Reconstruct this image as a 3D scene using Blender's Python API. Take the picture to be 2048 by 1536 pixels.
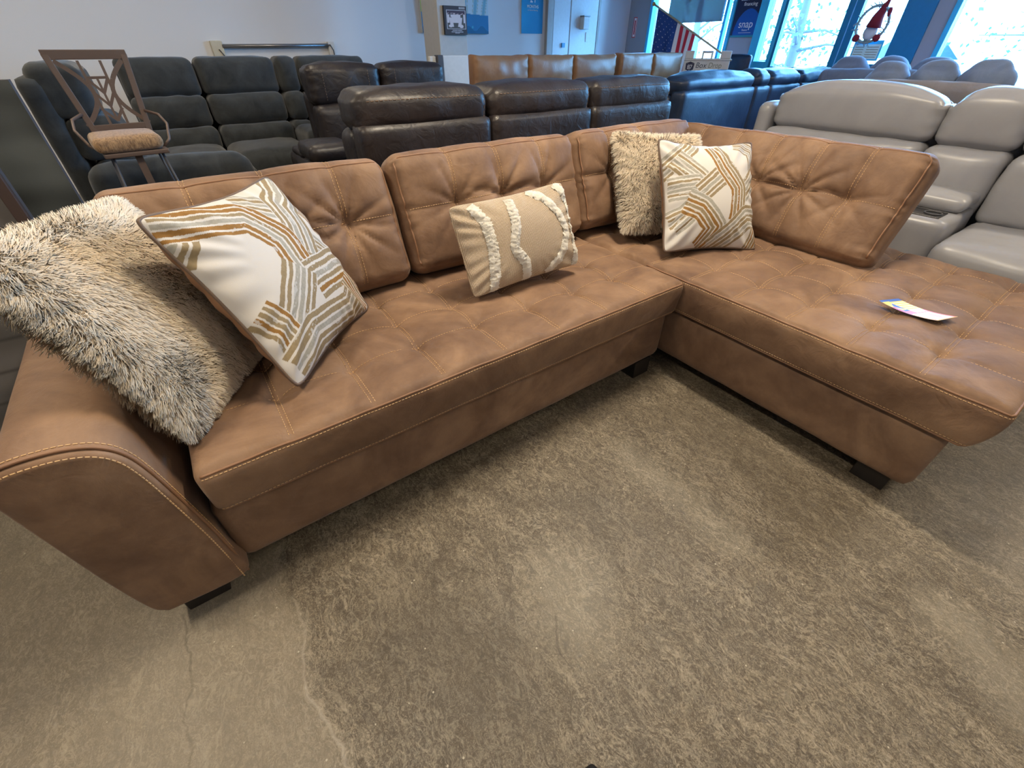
import bpy, bmesh, math, random
import numpy as np
from mathutils import Vector, Matrix

for o in list(bpy.data.objects): bpy.data.objects.remove(o)
SC = bpy.context.scene
COL = SC.collection
rng = np.random.default_rng(7)
random.seed(7)
PI = math.pi

# ---------------------------------------------------------------- camera
CAM = Vector((-1.5317, -0.9157, 1.184))
PITCH, YAW = 0.6696, 0.6212
FWD = Vector((math.sin(YAW)*math.cos(PITCH), math.cos(YAW)*math.cos(PITCH), -math.sin(PITCH)))
cd = bpy.data.cameras.new('camera'); cam = bpy.data.objects.new('camera', cd); COL.objects.link(cam)
cam.location = CAM
cam.rotation_euler = FWD.to_track_quat('-Z', 'Y').to_euler()
cd.sensor_fit = 'HORIZONTAL'; cd.sensor_width = 36; cd.lens = 846.8/2048*36
cd.clip_start = 0.02; cd.clip_end = 200
SC.camera = cam

# ---------------------------------------------------------------- light and exposure
SC.view_settings.view_transform = 'Standard'
SC.view_settings.look = 'None'
SC.view_settings.exposure = -0.10
SC.view_settings.gamma = 1.0
SC.view_settings.use_curve_mapping = False
SC.cycles.max_bounces = 8
SC.cycles.diffuse_bounces = 4
SC.cycles.sample_clamp_indirect = 6.0
SC.cycles.use_denoising = True

W = bpy.data.worlds.new('sky'); SC.world = W; W.use_nodes = True
bgn = W.node_tree.nodes['Background']
bgn.inputs[0].default_value = (0.22, 0.56, 1.0, 1); bgn.inputs[1].default_value = 36.0

def area(name, loc, sx, sy, power, color, rot=(0, 0, 0), spread=PI, portal=False):
    l = bpy.data.lights.new(name, 'AREA'); l.shape = 'RECTANGLE'; l.size = sx; l.size_y = sy
    l.energy = power; l.color = color; l.spread = spread
    o = bpy.data.objects.new(name, l); COL.objects.link(o); o.location = loc; o.rotation_euler = rot
    if portal: l.cycles.is_portal = True
    return o
WARM = (1.0, 0.85, 0.64)
CEIL = 3.0
TUBES = [(-2.7, 0.1, 50, .9), (-.05, 0.15, 82, .7), (2.75, -1.8, 66, .8), (-2.7, 3.2, 42, 1.2), (-.6, 3.2, 26, 1.2), (-2.7, -2.8, 14, 1.2), (-.4, -2.7, 20, 1.2), (2.7, .8, 8, 1.2)]
for x, y, p, ln_ in TUBES:
    area('tube_light', (x, y, CEIL-0.06), 0.14, ln_, p, WARM)
area('window_portal', (5.52, 4.3, 1.6), 1.5, 2.0, 1, (1, 1, 1), (0, PI/2, 0), portal=True)
area('window_portal', (5.52, 2.2, 1.8), 1.6, 1.8, 1, (1, 1, 1), (0, PI/2, 0), portal=True)
area('window_portal', (5.52, 0.25, 1.6), 2.0, 1.6, 1, (1, 1, 1), (0, PI/2, 0), portal=True)

# ---------------------------------------------------------------- node helpers
class NT:
    def __init__(s, name):
        m = bpy.data.materials.new(name); m.use_nodes = True
        s.m = m; s.t = m.node_tree; s.N = s.t.nodes; s.L = s.t.links
        s.b = s.N['Principled BSDF']; s.out = s.N['Material Output']
    def n(s, typ, **kw):
        x = s.N.new(typ)
        for k, v in kw.items():
            if k.startswith('_'): setattr(x, k[1:], v)
        return x
    def link(s, a, b): s.L.new(a, b)
    def coord(s, scale=(1, 1, 1), obj=True, rot=(0, 0, 0)):
        tc = s.n('ShaderNodeTexCoord'); mp = s.n('ShaderNodeMapping')
        mp.inputs['Scale'].default_value = scale; mp.inputs['Rotation'].default_value = rot
        s.link(tc.outputs['Object'], mp.inputs[0]); return mp.outputs[0]
    def noise(s, vec, scale, detail=4, rough=.5, dist=0):
        x = s.n('ShaderNodeTexNoise'); s.link(vec, x.inputs['Vector'])
        x.inputs['Scale'].default_value = scale; x.inputs['Detail'].default_value = detail
        x.inputs['Roughness'].default_value = rough; x.inputs['Distortion'].default_value = dist
        return x.outputs[0]
    def ramp(s, fac, stops):
        x = s.n('ShaderNodeValToRGB'); e = x.color_ramp.elements
        while len(e) < len(stops): e.new(.5)
        for el, (p, c) in zip(e, stops):
            el.position = p; el.color = (c if len(c) == 4 else (*c, 1)) if isinstance(c, tuple) else (c, c, c, 1)
        s.link(fac, x.inputs[0]); return x.outputs[0]
    def mix(s, fac, a, b, mode='MIX'):
        x = s.n('ShaderNodeMix'); x.data_type = 'RGBA'; x.blend_type = mode
        for sock, v in ((x.inputs[0], fac), (x.inputs[6], a), (x.inputs[7], b)):
            if hasattr(v, 'links'): s.link(v, sock)
            else: sock.default_value = v if not isinstance(v, tuple) else (*v, 1)[:4]
        return x.outputs[2]
    def math(s, op, a, b=None, clamp=False):
        x = s.n('ShaderNodeMath'); x.operation = op; x.use_clamp = clamp
        for sock, v in ((x.inputs[0], a), (x.inputs[1], b)):
            if v is None: continue
            if hasattr(v, 'links'): s.link(v, sock)
            else: sock.default_value = v
        return x.outputs[0]
    def bump(s, h, strength=.3, dist=.002, prev=None):
        x = s.n('ShaderNodeBump'); x.inputs['Strength'].default_value = strength
        x.inputs['Distance'].default_value = dist; s.link(h, x.inputs['Height'])
        if prev: s.link(prev, x.inputs['Normal'])
        s.link(x.outputs[0], s.b.inputs['Normal']); return x.outputs[0]
    def set(s, color=None, rough=None, **kw):
        if color is not None:
            if hasattr(color, 'links'): s.link(color, s.b.inputs['Base Color'])
            else: s.b.inputs['Base Color'].default_value = (*color, 1)
        if rough is not None:
            if hasattr(rough, 'links'): s.link(rough, s.b.inputs['Roughness'])
            else: s.b.inputs['Roughness'].default_value = rough
        for k, v in kw.items(): s.b.inputs[k].default_value = v
        return s.m

def plain(name, c, rough=.5, metallic=0, noise=0.08, nscale=30, bump=0, **kw):
    t = NT(name); v = t.coord()
    f = t.noise(v, nscale, 3)
    col = t.mix(f, tuple(max(0, x*(1-noise)) for x in c), tuple(min(1, x*(1+noise)) for x in c))
    t.set(col, rough, Metallic=metallic, **kw)
    if bump: t.bump(t.noise(v, nscale*4, 4), bump, .001)
    return t.m

def leather(name, dark, mid, light, rough=.5, sheen=.0, fold=.25, coat=0.0):
    t = NT(name); v = t.coord()
    n1 = t.noise(v, 3.2, 5, .6, .8); n2 = t.noise(v, 14, 4, .6, .3)
    c = t.ramp(n1, [(.30, dark), (.5, mid), (.68, light)])
    c2 = t.ramp(n2, [(.30, dark), (.72, light)])
    c = t.mix(.26, c, c2)
    n3 = t.noise(v, 180, 3, .6)
    c = t.mix(t.math('MULTIPLY', n3, .16), c, dark)
    rg = t.math('ADD', t.math('MULTIPLY', n2, .18), rough-.09)
    t.set(c, rg)
    if sheen: t.set(**{'Sheen Weight': sheen, 'Sheen Roughness': .4})
    if rough > .6: t.set(**{'Specular IOR Level': .3})
    if coat: t.set(**{'Coat Weight': coat, 'Coat Roughness': .25})
    vo = t.n('ShaderNodeTexVoronoi'); t.link(v, vo.inputs['Vector']); vo.inputs['Scale'].default_value = 420
    b1 = t.bump(vo.outputs[0], .12, .0006)
    t.bump(t.noise(v, 16, 5, .55, 1.2), fold, .006, b1)
    return t.m

def fabric(name, a, b, scale=60, rough=.9, sheen=.3, bump=.3):
    t = NT(name); v = t.coord()
    n1 = t.noise(v, 7, 5, .65, .5); n2 = t.noise(v, scale*5, 2, .6)
    c = t.mix(t.ramp(n1, [(.3, 0.0), (.7, 1.0)]), a, b); c = t.mix(t.math('MULTIPLY', n2, .4), c, tuple(x*.6 for x in a))
    t.set(c, rough, **{'Sheen Weight': sheen, 'Sheen Roughness': .5}); t.bump(n2, bump, .0015)
    return t.m

M = {}
M['brown'] = leather('brown suede leather', (.112, .060, .038), (.215, .126, .076), (.35, .218, .132), .64, .10, .45)
M['stitch'] = plain('tan thread', (.62, .40, .20), .7)
M['welt'] = leather('brown leather welt', (.20, .10, .052), (.25, .13, .07), (.31, .165, .09), .55)
M['black'] = leather('dark brown bonded leather', (.009, .006, .007), (.015, .011, .012), (.028, .020, .020), .44, 0, .7, .08)
M['blackthread'] = plain('brown thread', (.20, .13, .09), .7)
M['navy'] = leather('dark leather tinted blue', (.008, .018, .045), (.010, .024, .062), (.02, .042, .10), .42, 0, .4, .1)  # dark leather with blue window light in its colour; the chair shares it
M['charcoal'] = fabric('charcoal plush', (.010, .013, .015), (.042, .048, .053), sheen=.22)
M['tan'] = leather('tan leather', (.20, .092, .036), (.27, .13, .055), (.34, .18, .085), .42, 0, .35, .1)
M['stone'] = leather('stone grey leather', (.28, .28, .30), (.305, .305, .325), (.335, .335, .355), .38, 0, .08, .1)
M['stonethread'] = plain('dark grey thread', (.10, .095, .09), .7)
M['bluegrey'] = fabric('blue grey fabric', (.12, .16, .24), (.19, .24, .34), sheen=.2)
M['taupe'] = fabric('taupe fabric', (.20, .18, .18), (.28, .25, .25), sheen=.2)
M['legwood'] = plain('black stained wood', (.012, .009, .008), .5)
M['fur'] = NT('cream fur').m
t = NT('cream shag fur'); at = t.n('ShaderNodeAttribute'); at.attribute_name = 'Col'
d1_ = t.n('ShaderNodeBsdfDiffuse'); d2_ = t.n('ShaderNodeBsdfTranslucent'); mx = t.n('ShaderNodeMixShader'); mx.inputs[0].default_value = .12
t.link(at.outputs[0], d1_.inputs[0]); t.link(at.outputs[0], d2_.inputs[0]); t.link(d1_.outputs[0], mx.inputs[1]); t.link(d2_.outputs[0], mx.inputs[2]); t.link(mx.outputs[0], t.out.inputs[0]); M['fur'] = t.m
def attr_mat(name, rough=.8, bump=0, bscale=400, **kw):
    t = NT(name); at = t.n('ShaderNodeAttribute'); at.attribute_name = 'Col'
    t.link(at.outputs[0], t.b.inputs['Base Color']); t.set(None, rough, **kw)
    if bump: t.bump(t.noise(t.coord(), bscale, 3, .6), bump, .001)
    return t.m
M['print'] = attr_mat('painted linen', .82, .25, 500)
M['paper'] = attr_mat('printed card', .35)
M['canvas'] = attr_mat('painted canvas', .7, .2, 120)
M['white'] = plain('white plastic', (.62, .62, .60), .45)
M['whitepaint'] = plain('white gloss paint', (.66, .67, .68), .4)
M['teal'] = plain('teal painted metal', (.0, .20, .44), .35)
M['cyan'] = plain('light blue painted frame', (.04, .52, .86), .4)
M['bronze'] = plain('brown powder coated metal', (.125, .085, .068), .45, .2)
M['steel'] = plain('grey metal', (.25, .25, .26), .35, .8)
M['darkgrey'] = plain('dark grey metal', (.06, .06, .07), .5)
M['blackplastic'] = plain('black plastic', (.008, .008, .01), .2)
M['rubber'] = plain('black shoe rubber', (.01, .01, .012), .5)
M['chrome'] = plain('chrome', (.7, .7, .72), .15, 1)
M['beige'] = plain('beige plastic', (.55, .50, .38), .5)
M['textwhite'] = plain('white ink', (.85, .85, .85), .6)
M['textdark'] = plain('dark grey ink', (.06, .07, .09), .6)
M['textolive'] = plain('olive grey ink', (.22, .25, .20), .6)
M['inkblue'] = plain('navy ink', (.02, .025, .08), .6)
M['red'] = plain('red ink', (.50, .02, .03), .6)
M['bark'] = plain('bark', (.10, .085, .08), .9)
M['leaf'] = plain('leaf', (.09, .14, .10), .8, noise=.4)
M['asphalt'] = plain('pale pavement', (.40, .42, .45), .9)
M['carwhite'] = plain('white car paint', (.6, .62, .66), .3)
M['cardark'] = plain('car glass', (.03, .05, .08), .1)
M['wood'] = plain('wooden pole', (.42, .33, .22), .5)
t = NT('chenille'); v = t.coord((1, 1, .25)); n = t.noise(v, 120, 4, .7, .4)
t.set(t.ramp(n, [(.35, (.14, .075, .035)), (.65, (.42, .26, .13))]), .8, **{'Sheen Weight': .3}); t.bump(n, .5, .002); M['chenille'] = t.m
t = NT('oatmeal burlap weave'); v = t.coord()
w1 = t.n('ShaderNodeTexWave'); w1.bands_direction = 'X'; t.link(v, w1.inputs[0]); w1.inputs['Scale'].default_value = 75; w1.inputs['Distortion'].default_value = 1.2; w1.inputs['Detail Scale'].default_value = 6
w2 = t.n('ShaderNodeTexWave'); w2.bands_direction = 'Y'; t.link(v, w2.inputs[0]); w2.inputs['Scale'].default_value = 75; w2.inputs['Distortion'].default_value = 1.2; w2.inputs['Detail Scale'].default_value = 6
h = t.math('MULTIPLY', w1.outputs[1], w2.outputs[1])
t.set(t.ramp(h, [(.0, (.30, .22, .14)), (.30, (.64, .52, .39)), (1.0, (.80, .69, .54))]), .9); t.bump(h, .7, .002); M['burlap'] = t.m
t = NT('ivory fringe'); t.set((.74, .70, .62), .9, **{'Sheen Weight': .2}); t.bump(t.noise(t.coord(), 160, 4, .7, 1), .8, .004); M['fringe'] = t.m
# thin architectural glass
t = NT('window glass'); tr = t.n('ShaderNodeBsdfTransparent'); gl = t.n('ShaderNodeBsdfGlossy'); gl.inputs['Roughness'].default_value = .02
lw = t.n('ShaderNodeFresnel'); lw.inputs[0].default_value = 1.3; mx = t.n('ShaderNodeMixShader')
t.link(lw.outputs[0], mx.inputs[0]); t.link(tr.outputs[0], mx.inputs[1]); t.link(gl.outputs[0], mx.inputs[2]); t.link(mx.outputs[0], t.out.inputs[0])
tr.inputs[0].default_value = (.9, .96, 1, 1); M['glass'] = t.m
t = NT('shade film'); tr = t.n('ShaderNodeBsdfTransparent'); tr.inputs[0].default_value = (.12, .15, .14, 1); di = t.n('ShaderNodeBsdfDiffuse'); di.inputs[0].default_value = (.3, .45, .55, 1)
mx = t.n('ShaderNodeMixShader'); mx.inputs[0].default_value = .5; t.link(tr.outputs[0], mx.inputs[1]); t.link(di.outputs[0], mx.inputs[2]); t.link(mx.outputs[0], t.out.inputs[0]); M['shade'] = t.m

# walls: plaster with faint joint marks
t = NT('painted wall'); v = t.coord(); n = t.noise(v, 1.2, 4); t.set(t.mix(n, (.66, .67, .69), (.72, .72, .73)), .7); t.bump(t.noise(v, 90, 3), .12, .002); M['wall'] = t.m
t = NT('grey wall'); v = t.coord(); n = t.noise(v, 1.2, 4); t.set(t.mix(n, (.30, .32, .36), (.36, .38, .42)), .7); M['greywall'] = t.m

# concrete floor
def floor_mat():
    t = NT('sealed concrete'); v = t.coord()
    # domain warp
    wn = t.n('ShaderNodeTexNoise'); t.link(v, wn.inputs['Vector']); wn.inputs['Scale'].default_value = 7; wn.inputs['Detail'].default_value = 4
    sub = t.n('ShaderNodeVectorMath'); sub.operation = 'SUBTRACT'; t.link(wn.outputs[1], sub.inputs[0]); sub.inputs[1].default_value = (.5, .5, .5)
    sc = t.n('ShaderNodeVectorMath'); sc.operation = 'SCALE'; t.link(sub.outputs[0], sc.inputs[0]); sc.inputs[3].default_value = .09
    ad = t.n('ShaderNodeVectorMath'); t.link(v, ad.inputs[0]); t.link(sc.outputs[0], ad.inputs[1]); wv = ad.outputs[0]
    big = t.noise(v, 1.7, 6, .62, .6); med = t.noise(v, 6, 6, .65, .9); fine = t.noise(v, 42, 7, .80, 2.2); fib = t.noise(v, 95, 5, .75, 3.0); grit = t.noise(v, 260, 3, .7)
    c = t.ramp(big, [(.30, (.088, .067, .043)), (.48, (.155, .124, .085)), (.60, (.225, .187, .133)), (.78, (.33, .285, .21))])
    c = t.mix(.45, c, t.ramp(med, [(.34, (.07, .054, .036)), (.52, (.165, .132, .092)), (.70, (.32, .272, .20))]))
    c = t.mix(t.math('MULTIPLY', t.ramp(fine, [(.42, 1.0), (.50, 0.0)]), .60), c, (.075, .057, .038)); c = t.mix(t.math('MULTIPLY', t.ramp(fib, [(.43, 1.0), (.49, 0.0)]), .50), c, (.07, .055, .037))
    c = t.mix(t.math('MULTIPLY', t.ramp(fib, [(.51, 0.0), (.58, 1.0)]), .50), c, (.50, .44, .34))
    # trowel scratches: thin contour lines of stretched, warped noise, in several directions
    for k_, (s_, an, ax_, wdt, am, ccol) in enumerate(((26, .5, .30, .035, .55, (.045, .033, .02)), (34, -.7, .4, .045, .5, (.05, .038, .024)), (40, 1.3, .45, .05, .42, (.55, .49, .38)),
            (48, 2.1, .4, .06, .5, (.05, .038, .026)), (58, .1, .5, .06, .4, (.52, .46, .36)), (9, .9, .6, .007, .7, (.04, .03, .02)), (70, -.4, .45, .08, .5, (.055, .042, .03)))):
        mp = t.n('ShaderNodeMapping'); t.link(wv, mp.inputs[0]); mp.inputs['Rotation'].default_value = (0, 0, an); mp.inputs['Scale'].default_value = (1, ax_, 1); mp.inputs['Location'].default_value = (k_*3.1, k_*1.7, 0)
        q = t.noise(mp.outputs[0], s_, 2, .5, .9)
        a = t.math('ABSOLUTE', t.math('SUBTRACT', q, .5)); l = t.math('SUBTRACT', 1.0, t.math('DIVIDE', a, wdt), True)
        mask = t.ramp(t.noise(mp.outputs[0], s_*.3, 3), [(.40, 0.15), (.58, 1.0)])
        c = t.mix(t.math('MULTIPLY', t.math('MULTIPLY', l, mask), am), c, ccol)
    xyz = t.n('ShaderNodeSeparateXYZ'); t.link(wv, xyz.inputs[0]); X, Y = xyz.outputs[0], xyz.outputs[1]
    def gauss(ax, ay, bx, by, w):   # soft band round a segment
        dx, dy = bx-ax, by-ay; L2 = dx*dx+dy*dy
        px = t.math('SUBTRACT', X, ax); py = t.math('SUBTRACT', Y, ay)
        tt = t.math('DIVIDE', t.math('ADD', t.math('MULTIPLY', px, dx), t.math('MULTIPLY', py, dy)), L2, True)
        ex = t.math('SUBTRACT', px, t.math('MULTIPLY', tt, dx)); ey = t.math('SUBTRACT', py, t.math('MULTIPLY', tt, dy))
        d = t.math('SQRT', t.math('ADD', t.math('MULTIPLY', ex, ex), t.math('MULTIPLY', ey, ey)))
        return t.math('SUBTRACT', 1.0, t.math('DIVIDE', d, w), True)
    slab = t.math('MULTIPLY', t.math('SUBTRACT', .5, t.math('MULTIPLY', t.math('ADD', X, 1.705), 22), True), .42); c = t.mix(slab, c, (.38, .33, .25))
    # worn pale and dark patches, painted light strip and chaise shadow, then cracks
    for a in ((-1.11, -.60, -1.06, -.52, .17, .40, (.50, .46, .37)), (-1.95, -.1, -1.98, -.5, .25, .25, (.40, .36, .29)), (-.55, -.28, -.56, -.72, .10, .22, (.46, .43, .35)),  # last entry here: lit strip next to the chaise shadow, painted in
              (-1.45, -.38, -1.36, -.60, .24, .60, (.075, .058, .038)), (-.30, -1.20, -.42, -1.45, .12, .45, (.42, .38, .30)), (.1, -1.3, .6, -1.2, .3, .3, (.40, .37, .32)),
              (-.85, -.35, -.75, -.6, .14, .3, (.12, .10, .075)), (-.2, -.3, -.22, -.9, .16, .45, (.10, .08, .055))):  # last entry: cast shadow along the chaise's inner side, painted in
        g = gauss(*a[:5]); g = t.math('MULTIPLY', t.math('SMOOTH_MIN', g, .8), a[5]); c = t.mix(g, c, a[6])
    for a in ((-1.148, -.587, -1.187, -.661, .005, .5, (.07, .055, .04)), (-1.187, -.661, -1.195, -.733, .004, .55, (.06, .048, .035)),
              (-1.69, -.10, -1.718, -.25, .006, .3, (.48, .44, .36)), (-1.718, -.25, -1.724, -.367, .006, .35, (.55, .5, .42)), (-1.724, -.367, -1.70, -.56, .007, .45, (.55, .5, .42)),
              (-1.95, .0, -1.944, -.146, .005, .5, (.08, .06, .045)), (-1.944, -.146, -1.97, -.36, .004, .35, (.08, .06, .045)), (.30, -.78, .95, -1.35, .006, .25, (.5, .46, .38)), (-.1, -1.25, .25, -1.75, .004, .5, (.07, .055, .04))):
        g = t.math('MULTIPLY', gauss(*a[:5]), a[5]); c = t.mix(g, c, a[6])
    sp = t.n('ShaderNodeTexVoronoi'); t.link(v, sp.inputs['Vector']); sp.inputs['Scale'].default_value = 22
    c = t.mix(t.math('LESS_THAN', sp.outputs[0], .05), c, (.55, .50, .40))
    c = t.mix(1.0, c, (.80, .785, .76), 'MULTIPLY')
    t.set(c, t.math('ADD', t.math('MULTIPLY', med, .35), .32))
    b = t.bump(fine, .35, .002); t.bump(grit, .3, .0012, b)
    return t.m
M['floor'] = floor_mat()

# ---------------------------------------------------------------- mesh helpers
def mesh_obj(name, V, F, mat, parent=None, smooth=True, loc=None, colors=None):
    me = bpy.data.meshes.new(name)
    V = np.asarray(V, float)
    if isinstance(F, np.ndarray):
        nf, k = F.shape
        me.vertices.add(len(V)); me.vertices.foreach_set('co', V.ravel())
        me.loops.add(nf*k); me.loops.foreach_set('vertex_index', F.ravel().astype(np.int32))
        me.polygons.add(nf); me.polygons.foreach_set('loop_start', np.arange(0, nf*k, k, dtype=np.int32))
        me.polygons.foreach_set('loop_total', np.full(nf, k, dtype=np.int32))
        me.update(calc_edges=True); me.validate()
    else:
        me.from_pydata([tuple(v) for v in V], [], F); me.update()
    if smooth: me.polygons.foreach_set('use_smooth', [True]*len(me.polygons))
    if colors is not None:
        ca = me.color_attributes.new('Col', 'FLOAT_COLOR', 'POINT')
        cc = np.ones((len(V), 4)); cc[:, :3] = colors; ca.data.foreach_set('color', cc.ravel())
    me.materials.append(mat)
    o = bpy.data.objects.new(name, me); COL.objects.link(o)
    if parent is not None: o.parent = parent
    if loc is not None: o.location = loc
    return o

def empty(name, label, cat, loc=(0, 0, 0), rz=0, group=None):
    o = bpy.data.objects.new(name, None); COL.objects.link(o); o.location = loc; o.rotation_euler = (0, 0, rz)
    o.empty_display_size = .1
    return tag(o, label, cat, group)
def tag(o, label, cat, group=None):
    o['label'] = label; o['category'] = cat
    if group: o['group'] = group
    return o
def struct(o): o['kind'] = 'structure'; return o

class G:      # accumulates simple shapes into one mesh
    def __init__(s): s.v = []; s.f = []
    def add(s, V, F):
        b = len(s.v); s.v += [tuple(x) for x in V]; s.f += [tuple(i+b for i in f) for f in F]; return s
    def box(s, x0, x1, y0, y1, z0, z1, mat=None):
        V = [(x, y, z) for z in (z0, z1) for y in (y0, y1) for x in (x0, x1)]
        if mat is not None: V = [mat @ Vector(p) for p in V]
        return s.add(V, [(0, 2, 3, 1), (4, 5, 7, 6), (0, 1, 5, 4), (2, 6, 7, 3), (0, 4, 6, 2), (1, 3, 7, 5)])
    def tube(s, pts, r, n=8, closed=False, flat=1.0, up=(0, 0, 1)):
        pts = [Vector(p) for p in pts]; m = len(pts); V = []; prev = None
        for i, p in enumerate(pts):
            a = pts[(i-1) % m] if (closed or i > 0) else p; b = pts[(i+1) % m] if (closed or i < m-1) else p
            T = (b-a).normalized()
            if prev is None:
                u = Vector(up); u = u-T*u.dot(T)
                if u.length < 1e-4: u = Vector((1, 0, 0)); u = u-T*u.dot(T)
            else: u = prev-T*prev.dot(T)
            u.normalize(); prev = u; w = T.cross(u)
            rr = r[i] if isinstance(r, (list, tuple)) else r
            V += [p+(u*math.cos(2*PI*k/n)*flat+w*math.sin(2*PI*k/n))*rr for k in range(n)]
        F = []
        for i in range(m if closed else m-1):
            j = (i+1) % m
            F += [(i*n+k, i*n+(k+1) % n, j*n+(k+1) % n, j*n+k) for k in range(n)]
        if not closed: F += [tuple(range(n))[::-1], tuple((m-1)*n+k for k in range(n))]
        return s.add(V, F)
    def prism(s, poly, z0, z1, axis='z'):
        n = len(poly); V = []
        for z in (z0, z1):
            for a, b in poly: V.append({'z': (a, b, z), 'y': (a, z, b), 'x': (z, a, b)}[axis])
        return s.add(V, [tuple(range(n))[::-1], tuple(range(n, 2*n))]+[(i, (i+1) % n, n+(i+1) % n, n+i) for i in range(n)])
    def sphere(s, c, r, n=12, sc=(1, 1, 1)):
        V = []; F = []
        for i in range(n//2+1):
            th = PI*i/(n//2)
            for k in range(n):
                V.append((c[0]+r*sc[0]*math.sin(th)*math.cos(2*PI*k/n), c[1]+r*sc[1]*math.sin(th)*math.sin(2*PI*k/n), c[2]+r*sc[2]*math.cos(th)))
        for i in range(n//2):
            for k in range(n): F.append((i*n+k, (i+1)*n+k, (i+1)*n+(k+1) % n, i*n+(k+1) % n))
        return s.add(V, F)
    def build(s, name, mat, parent=None, smooth=False, bevel=0):
        o = mesh_obj(name, s.v, s.f, mat, parent, smooth)
        bm = bmesh.new(); bm.from_mesh(o.data); bmesh.ops.recalc_face_normals(bm, faces=bm.faces[:]); bm.to_mesh(o.data); bm.free()
        if bevel:
            b = o.modifiers.new('bevel', 'BEVEL'); b.width = bevel; b.segments = 3; b.limit_method = 'ANGLE'
            o.data.polygons.foreach_set('use_smooth', [True]*len(o.data.polygons))
            wn = o.modifiers.new('wn', 'WEIGHTED_NORMAL')
        return o

def snoise(P, freq, seed=0, n=9):
    r = np.random.default_rng(seed); out = np.zeros(len(P))
    for i in range(n):
        k = r.normal(size=3); k /= np.linalg.norm(k); k *= freq*2*PI*r.uniform(.6, 1.5)
        out += np.sin(P @ k + r.uniform(0, 2*PI))
    return out/n*1.4

def lattice_box(nx, ny, nz):
    idx = {}; pts = []; F = []
    def g(i, j, k):
        key = (i, j, k)
        if key not in idx: idx[key] = len(pts); pts.append(key)
        return idx[key]
    for i in range(nx):
        for j in range(ny):
            F.append((g(i, j, 0), g(i, j+1, 0), g(i+1, j+1, 0), g(i+1, j, 0)))
            F.append((g(i, j, nz), g(i+1, j, nz), g(i+1, j+1, nz), g(i, j+1, nz)))
    for i in range(nx):
        for k in range(nz):
            F.append((g(i, 0, k), g(i+1, 0, k), g(i+1, 0, k+1), g(i, 0, k+1)))
            F.append((g(i, ny, k), g(i, ny, k+1), g(i+1, ny, k+1), g(i+1, ny, k)))
    for j in range(ny):
        for k in range(nz):
            F.append((g(0, j, k), g(0, j, k+1), g(0, j+1, k+1), g(0, j+1, k)))
            F.append((g(nx, j, k), g(nx, j+1, k), g(nx, j+1, k+1), g(nx, j, k+1)))
    P = np.array(pts, float)/np.array([nx, ny, nz])*2-1
    return P, np.array(F, dtype=np.int32)

class Soft:
    """an upholstered block: rounded box, bulged faces, extra displacement, then placed by a matrix"""
    def __init__(s, size, r=.03, bulge=(0, 0, 0), disp=None, mat=None, wr=0.0, wfreq=5, seed=0, warp=None):
        s.h = np.array(size, float)/2; s.r = min(r, min(s.h)*.98); s.b = bulge; s.disp = disp; s.mat = mat if mat is not None else Matrix(); s.wr = wr; s.wf = wfreq; s.seed = seed; s.warp = warp
    def __call__(s, P):
        P = np.atleast_2d(np.asarray(P, float)); q = np.clip(P, -(s.h-s.r), s.h-s.r); d = P-q
        n = d/np.maximum(np.linalg.norm(d, axis=1, keepdims=True), 1e-9); o = q+n*s.r
        u = np.clip(P/s.h, -1, 1); a = 1-u**2
        o = o+np.stack([s.b[0]*u[:, 0]*a[:, 1]*a[:, 2], s.b[1]*u[:, 1]*a[:, 0]*a[:, 2], s.b[2]*u[:, 2]*a[:, 0]*a[:, 1]], 1)
        if s.wr: o = o+n*(s.wr*snoise(o, s.wf, s.seed))[:, None]
        if s.disp is not None: o = o+s.disp(P, n, u)
        if s.warp is not None: o = s.warp(o)
        Mx = np.array(s.mat)
        return o @ Mx[:3, :3].T + Mx[:3, 3]
    def build(s, name, mat, parent=None, step=.02):
        n = [max(4, int(math.ceil(2*x/step))) for x in s.h]
        P, F = lattice_box(*n); return mesh_obj(name, s(P*s.h), F, mat, parent)

def place(x, y, z, rx=0, ry=0, rz=0):
    return Matrix.Translation((x, y, z)) @ Matrix.Rotation(rz, 4, 'Z') @ Matrix.Rotation(ry, 4, 'Y') @ Matrix.Rotation(rx, 4, 'X')

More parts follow.
